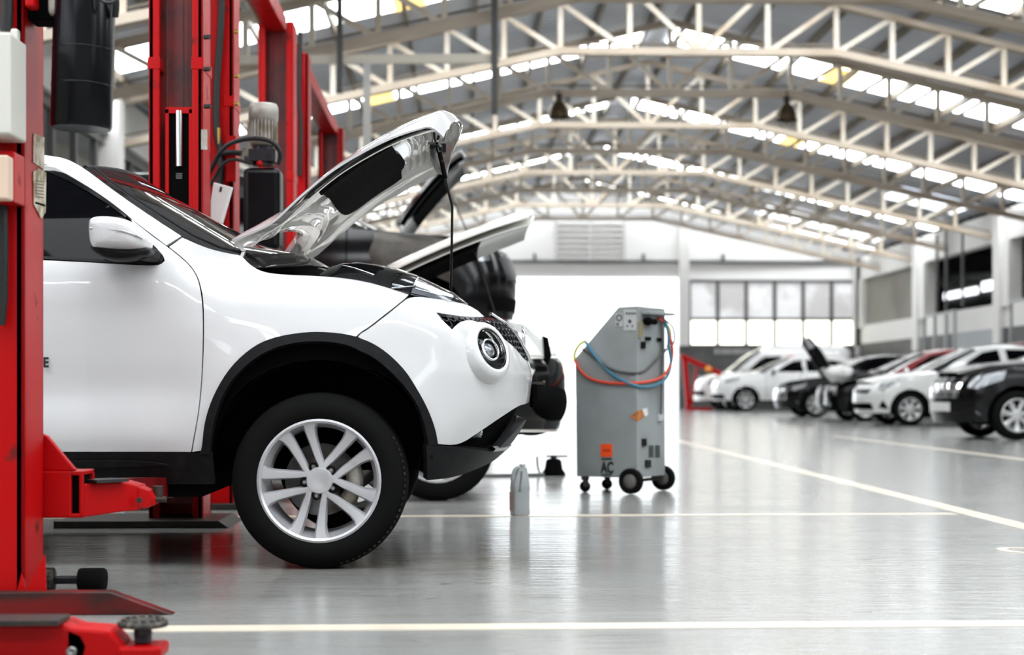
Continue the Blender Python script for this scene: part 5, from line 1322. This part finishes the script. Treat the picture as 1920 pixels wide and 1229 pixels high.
for i in range(4): m.prism([SP(*v, .005) for v in rect(1174 + i * 5, 586, 1177 + i * 5, 590)], n1 * .002)
m.build('plate_print', grey_hose, q_)
ol = plate(SP, rect(1127, 833, 1148, 857), 'orange_label', orange, AC)
m = MB(); m.prism([SP(*v, .005) for v in rect(1131, 843, 1144, 847)], n1 * .001); m.build('label_mark', M('label_mark_red', (.45, .04, .01), .5), ol)
Rm = Matrix((( -e1.x, 0, n1.x), (-e1.y, 0, n1.y), (0, 1, 0))).to_4x4()
text_part('ac_lettering', 'AC', black_ink, .102, Matrix.Translation(SP(1138.5, 887, .003)) @ Rm @ Matrix.Diagonal((.66, 1, 1, 1)), AC, .0015, bold=.003, ay='TOP_BASELINE')
m = MB()
for x in (1128, 1133, 1138, 1143): m.prism([SP(*v, .002) for v in rect(x, 859.5, x + 4, 862.5)], n1 * .002); m.prism([SP(*v, .002) for v in rect(x, 889.5, x + 4, 892)], n1 * .002)
m.build('small_print', black_ink, AC)
for nm, l in (('latch', [(1201, 641, 1208, 654), (1209, 632, 1218, 639), (1231, 634, 1240, 641), (1203, 823, 1210, 837), (1209, 863, 1218, 877)]),):
    for r_ in l: plate(BP, rect(*r_), nm, gloss_black, AC, .012)
m = MB()
for x in (1216, 1228):
    for i in range(7): m.prism([BP(*v) for v in rect(x, 836 + i * 3.4, x + 9, 837.8 + i * 3.4)], n2 * .003)
m.build('vent_slots', shell_black, AC)
m = MB(); m.prism([SP(*v) for v in ((1181, 782), (1195, 771), (1195, 790))], n1 * .004); m.prism([BP(*v) for v in ((1195, 771), (1207, 768), (1210, 780), (1195, 791))], n2 * .004); cd_ = m.build('card', rust_card, AC)
plate(BP, [(1203, 768), (1212, 766), (1214, 778), (1208, 782)], 'torn_paper', paper, AC, .006)
m = MB(); m.prism([BP(*v) for v in ((1203, 584), (1253, 588), (1250, 593), (1203, 590))], n2 * .06); m.build('handle_tray', machine_grey, AC, bevel=.004)
m = MB(); m.prism([BP(*v) for v in ((1196, 603), (1204, 603), (1202, 632), (1196, 634))], n2 * .015); m.build('tag', M('tag_khaki', (.22, .20, .12), .5), AC)
m = MB(); c = BP(1215, 603, .03); m.cyl(c + e2 * -.04, c + e2 * .10, .02, n=12); m.sphere(c, .028); m.build('hose_coupling', shell_black, AC)
def hose(pts, mat, name, r=.0085):
    P = []
    for px, py, *o in pts:
        off = o[0] if o else .02; P.append(SP(px, py, off) if px < 1195 else BP(px, py, off))
    return MB().tube(P, r, 8, 2).build(name, mat, AC)
hose([(1235, 597), (1247, 605), (1258, 635, .06), (1262, 665, .06), (1254, 695, .05), (1236, 712), (1205, 718), (1185, 719), (1150, 720), (1112, 714), (1090, 700), (1078, 676)], red_hose, 'red_hose', .010)
hose([(1246, 602, .03), (1254, 625, .05), (1253, 650, .05), (1260, 680, .06), (1250, 713, .04), (1222, 726), (1200, 726), (1184, 722), (1150, 706), (1120, 675), (1097, 640)], blue_hose, 'blue_hose', .010)
hose([(1250, 655, .05), (1235, 672), (1215, 692), (1205, 699), (1186, 701), (1150, 696), (1120, 676), (1093, 655)], grey_hose, 'grey_hose')
hose([(1097, 640, .03), (1086, 646, .03), (1077, 662, .02), (1077, 678)], yellow_hose, 'yellow_hose', .009)
hose([(1247, 604, .03), (1257, 618, .05), (1258, 638, .05), (1250, 652, .03)], yellow_hose, 'yellow_hose', .008)
hose([(1244, 598, .03), (1262, 612, .06), (1266, 635, .06), (1260, 652, .05), (1249, 656, .03)], grey_hose, 'thin_hose', .006)
hose([(1240, 600), (1242, 650), (1241, 700), (1239, 778)], grey_hose, 'power_cord', .006)
c = BP(1238, 784, .01); MB().box(c, (.04, .04, .05)).build('plug', lg, AC, bevel=.008)
def mwheel(c, r, w, nm='wheel'):
    m = MB().lathe(c, n1, [(r * .5, -w), (r * .95, -w), (r, -w * .85), (r, -w * .15), (r * .95, 0), (r * .62, 0), (r * .6, -.006)], 32); m.build(nm, rubber, AC)
    MB().lathe(c, n1, [(r * .62, -w + .002), (r * .62, -.008), (r * .4, -.002), (r * .2, .004), (0, .004)], 24).build('hub', M('hub_grey', (.12, .11, .10), .5), AC)
c = SP(1180, 901, .03); cz = Vector((c.x, c.y, .084)); mwheel(cz, .083, .045)
c2_ = cz + e2 * (w2 + .03) ; mwheel(c2_ + n1 * -.03, .083, .045)
m = MB(); m.cyl(cz - n1 * .02, c2_ - n1 * .05, .012); m.build('axle', dark_steel, AC)
for px, dd in ((1097, .04), (1138, .36)):
    b_ = hit(px, 893, P0 + e2 * dd, n1); m = MB(); m.box((b_.x, b_.y, .095), (.05, .05, .03)); m.bar((b_.x, b_.y, .09), (b_.x + .01, b_.y, .035), .035, .035); m.build('caster_fork', dark_steel, AC)
    MB().lathe((b_.x, b_.y - .015, .036), (0, 1, 0), [(0, 0), (.034, 0), (.036, .004), (.036, .026), (.034, .03), (0, .03)], 24).build('caster_wheel', rubber, AC)

# ================================================================ SMALL THINGS ON THE FLOOR
J = thing('oil_jug', 'grey plastic oil jug standing on the floor right of the white crossover', 'jug', FL(975, 968))
yj = FL(975, 968).y; s_ = yj / 3000; rows = []
RJ = Matrix.Rotation(math.radians(22), 3, 'Z') @ Matrix.Diagonal((.86, .86, 1)); cj = U(975, 968, yj)
def rr(w, d, z, dx=0, n=28, p=4.0):
    return [Vector((cj.x, cj.y, 0)) + RJ @ Vector((dx + w * math.copysign(abs(math.cos(t)) ** (2 / p), math.cos(t)), d * math.copysign(abs(math.sin(t)) ** (2 / p), math.sin(t)), z)) for t in np.linspace(0, 2 * PI, n, endpoint=False)]
for w, d, z, dx in ((.045, .03, .0, 0), (.056, .040, .004, 0), (.059, .043, .02, 0), (.056, .041, .05, 0), (.056, .041, .13, 0), (.059, .043, .15, 0), (.056, .041, .175, .0), (.047, .034, .205, .004), (.036, .026, .235, .010), (.030, .022, .258, .014), (.0, .0, .259, .014)): rows.append(rr(w, d, z, dx))
MB().grid(rows, close=True).build('jug_body', jug_grey, J, ang=50)
m = MB(); m.tube([Vector((cj.x, cj.y, 0)) + RJ @ Vector(v) for v in ((-.020, -.044, .135), (-.016, -.040, .17), (-.006, -.036, .205), (.0, -.028, .24))], .0055, 8, 1)
m.build('handle_recess_shade', M('jug_shadow_grey', (.16, .17, .17), .5), J)  # darker strip standing in for the shade of the handle recess
tp = Vector((cj.x, cj.y, 0)) + RJ @ Vector((.016, 0, .257)); MB().lathe(tp, (0, 0, 1), [(.018, 0), (.018, .018), (.015, .021), (0, .021)], 24).build('cap', jug_grey, J)
hnd = [Vector((cj.x, cj.y, 0)) + RJ @ Vector(v) for v in ((-.046, 0, .17), (-.050, 0, .21), (-.035, 0, .25), (-.008, 0, .262), (.01, 0, .255))]
MB().tube(hnd, .012, 10, 2).build('handle', jug_grey, J)
lab = [Vector((cj.x, cj.y, 0)) + RJ @ Vector((-.030 + .06 * u, -.0425, .03 + .10 * v)) for u, v in ((0, 0), (1, 0), (1, 1), (0, 1))]
MB().prism([Vector((cj.x, cj.y, 0)) + RJ @ Vector((-.058, -.026 + .052 * u, .03 + .10 * v)) for u, v in ((0, 0), (1, 0), (1, 1), (0, 1))], RJ @ Vector((-.002, 0, 0))).build('label', noisy(M('label_red', (.30, .20, .18), .5), (.18, .17, .17), 40), J)
T = thing('trolley_jack', 'small black jack with upright rod standing near the service machine', 'jack', FL(1038, 892))
yt = FL(1038, 892).y; ct = U(1038, 892, yt); k_ = yt / 3000
MB().lathe((ct.x, yt, 0), (0, 0, 1), [(0, 0), (23 * k_, 0), (22 * k_, 5 * k_), (17 * k_, 12 * k_), (15 * k_, 26 * k_), (12 * k_, 31 * k_), (0, 31 * k_)], 14).build('jack_body', shell_black, T)
m = MB(); m.box((ct.x + 6 * k_, yt, 36 * k_), (40 * k_, .07, 3 * k_)); m.cyl((ct.x, yt, 30 * k_), (ct.x, yt, 38 * k_), 6 * k_); m.build('saddle', dark_steel, T)
m = MB(); m.tube([U(1007, 856, yt), U(1008, 878, yt), U(1013, 890, yt), U(1030, 890, yt)], .009, 8, 1); m.build('jack_lever', steel, T)
a, b = FL(905, 895), FL(1020, 893)
m = MB(); m.tube([Vector((a.x, a.y, .012)), Vector((a.x * .6 + b.x * .4, a.y + .05, .012)), Vector((b.x, b.y, .012))], .012, 8, 1)
tag(m.build('air_hose', M('hose_grey', (.14, .14, .13), .5)), 'thin grey air hose on the floor leading to the black jack', 'hose')
# red engine crane by the far door
yc = 50.5; EC = thing('engine_crane', 'red engine crane with slanted boom beside the bright far door', 'crane', U(1310, 0, yc) * 1)
EC.location = (U(1310, 700, yc).x, yc, 0); EC.matrix_basis = Matrix.Translation(EC.location)
def cb(nm, a, b, w=.14, dy=0, mat=lift_red): return MB().bar(U(*a, yc + dy), U(*b, yc + dy), w, w).build(nm, mat, EC, bevel=.02)
cb('mast', (1283, 672), (1291, 768), .16); cb('boom', (1276, 668), (1352, 702), .16); cb('brace', (1306, 688), (1296, 760), .08); cb('base_leg', (1284, 769), (1336, 769), .14, -.3); cb('base_leg', (1284, 769), (1336, 769), .14, .4)
MB().sphere(U(1328, 693, yc - .1), .11).build('pump_knob', M('knob_orange', (.75, .28, .03), .4), EC)
m = MB()
for i, w in enumerate((.14, .10, .16, .12, .13, .16, .10, .14)): p = U(1343 + i * 8.5, 659, YF - .05); m.bb((p.x - w / 2, p.y - .012, p.z - .10), (p.x + w / 2, p.y, p.z + .09))
struct(m.build('trim_7', M('wall_letter', (.34, .34, .34), .6)))
# cage, conduits and panel along the right wall
XW = XR - .25
def pole(px, y0, y1, w=.06, mat=frame_dark): a = UX(px, y0, XW); b = UX(px, y1, XW); return struct(MB().bb((XW - w / 2, a.y - w / 2, a.z), (XW + w / 2, a.y + w / 2, b.z)).build('conduit', mat))
for px, y0, y1 in ((1757, 440, 590), (1774, 425, 592), (1805, 428, 575)): pole(px, y0, y1)
galv = M('galvanised', (.35, .36, .37), .45, .5)
CG = thing('wire_cage', 'grey steel cage gate standing against the dark right wall', 'gate', UX(1760, 700, XW - .3) * 1)
pc = UX(1760, 700, XW - .3); CG.location = (pc.x, pc.y, 0); CG.matrix_basis = Matrix.Translation(CG.location)
for px, t_ in ((1733, 596), (1753, 592), (1774, 588), (1790, 584)):
    a = UX(px, t_, XW - .3); MB().bb((a.x - .04, a.y - .04, 0), (a.x + .04, a.y + .04, a.z)).build('post', galv, CG)
MB().bar(UX(1731, 596, XW - .3), UX(1792, 583, XW - .3), .06, .06).build('top_rail', galv, CG)
RL = thing('guard_rail', 'grey pipe guard rail at the right edge before the annex', 'rail', (XW, 38, 0))
for px in (1896, 1930): a = UX(px, 568, XW - .2); MB().bb((a.x - .03, a.y - .03, 0), (a.x + .03, a.y + .03, a.z)).build('post', galv, RL)
MB().bar(UX(1894, 568, XW - .2), UX(1990, 548, XW - .2), .06, .06).build('rail_pipe', galv, RL)
a, b = UX(1793, 620, XR - .06), UX(1880, 609, XR - .06)
struct(MB().bb((XR - .06, b.y, 0), (XR - .02, a.y, SZ0)).build('door_2', M('door_pale', (.33, .35, .37), .5)))
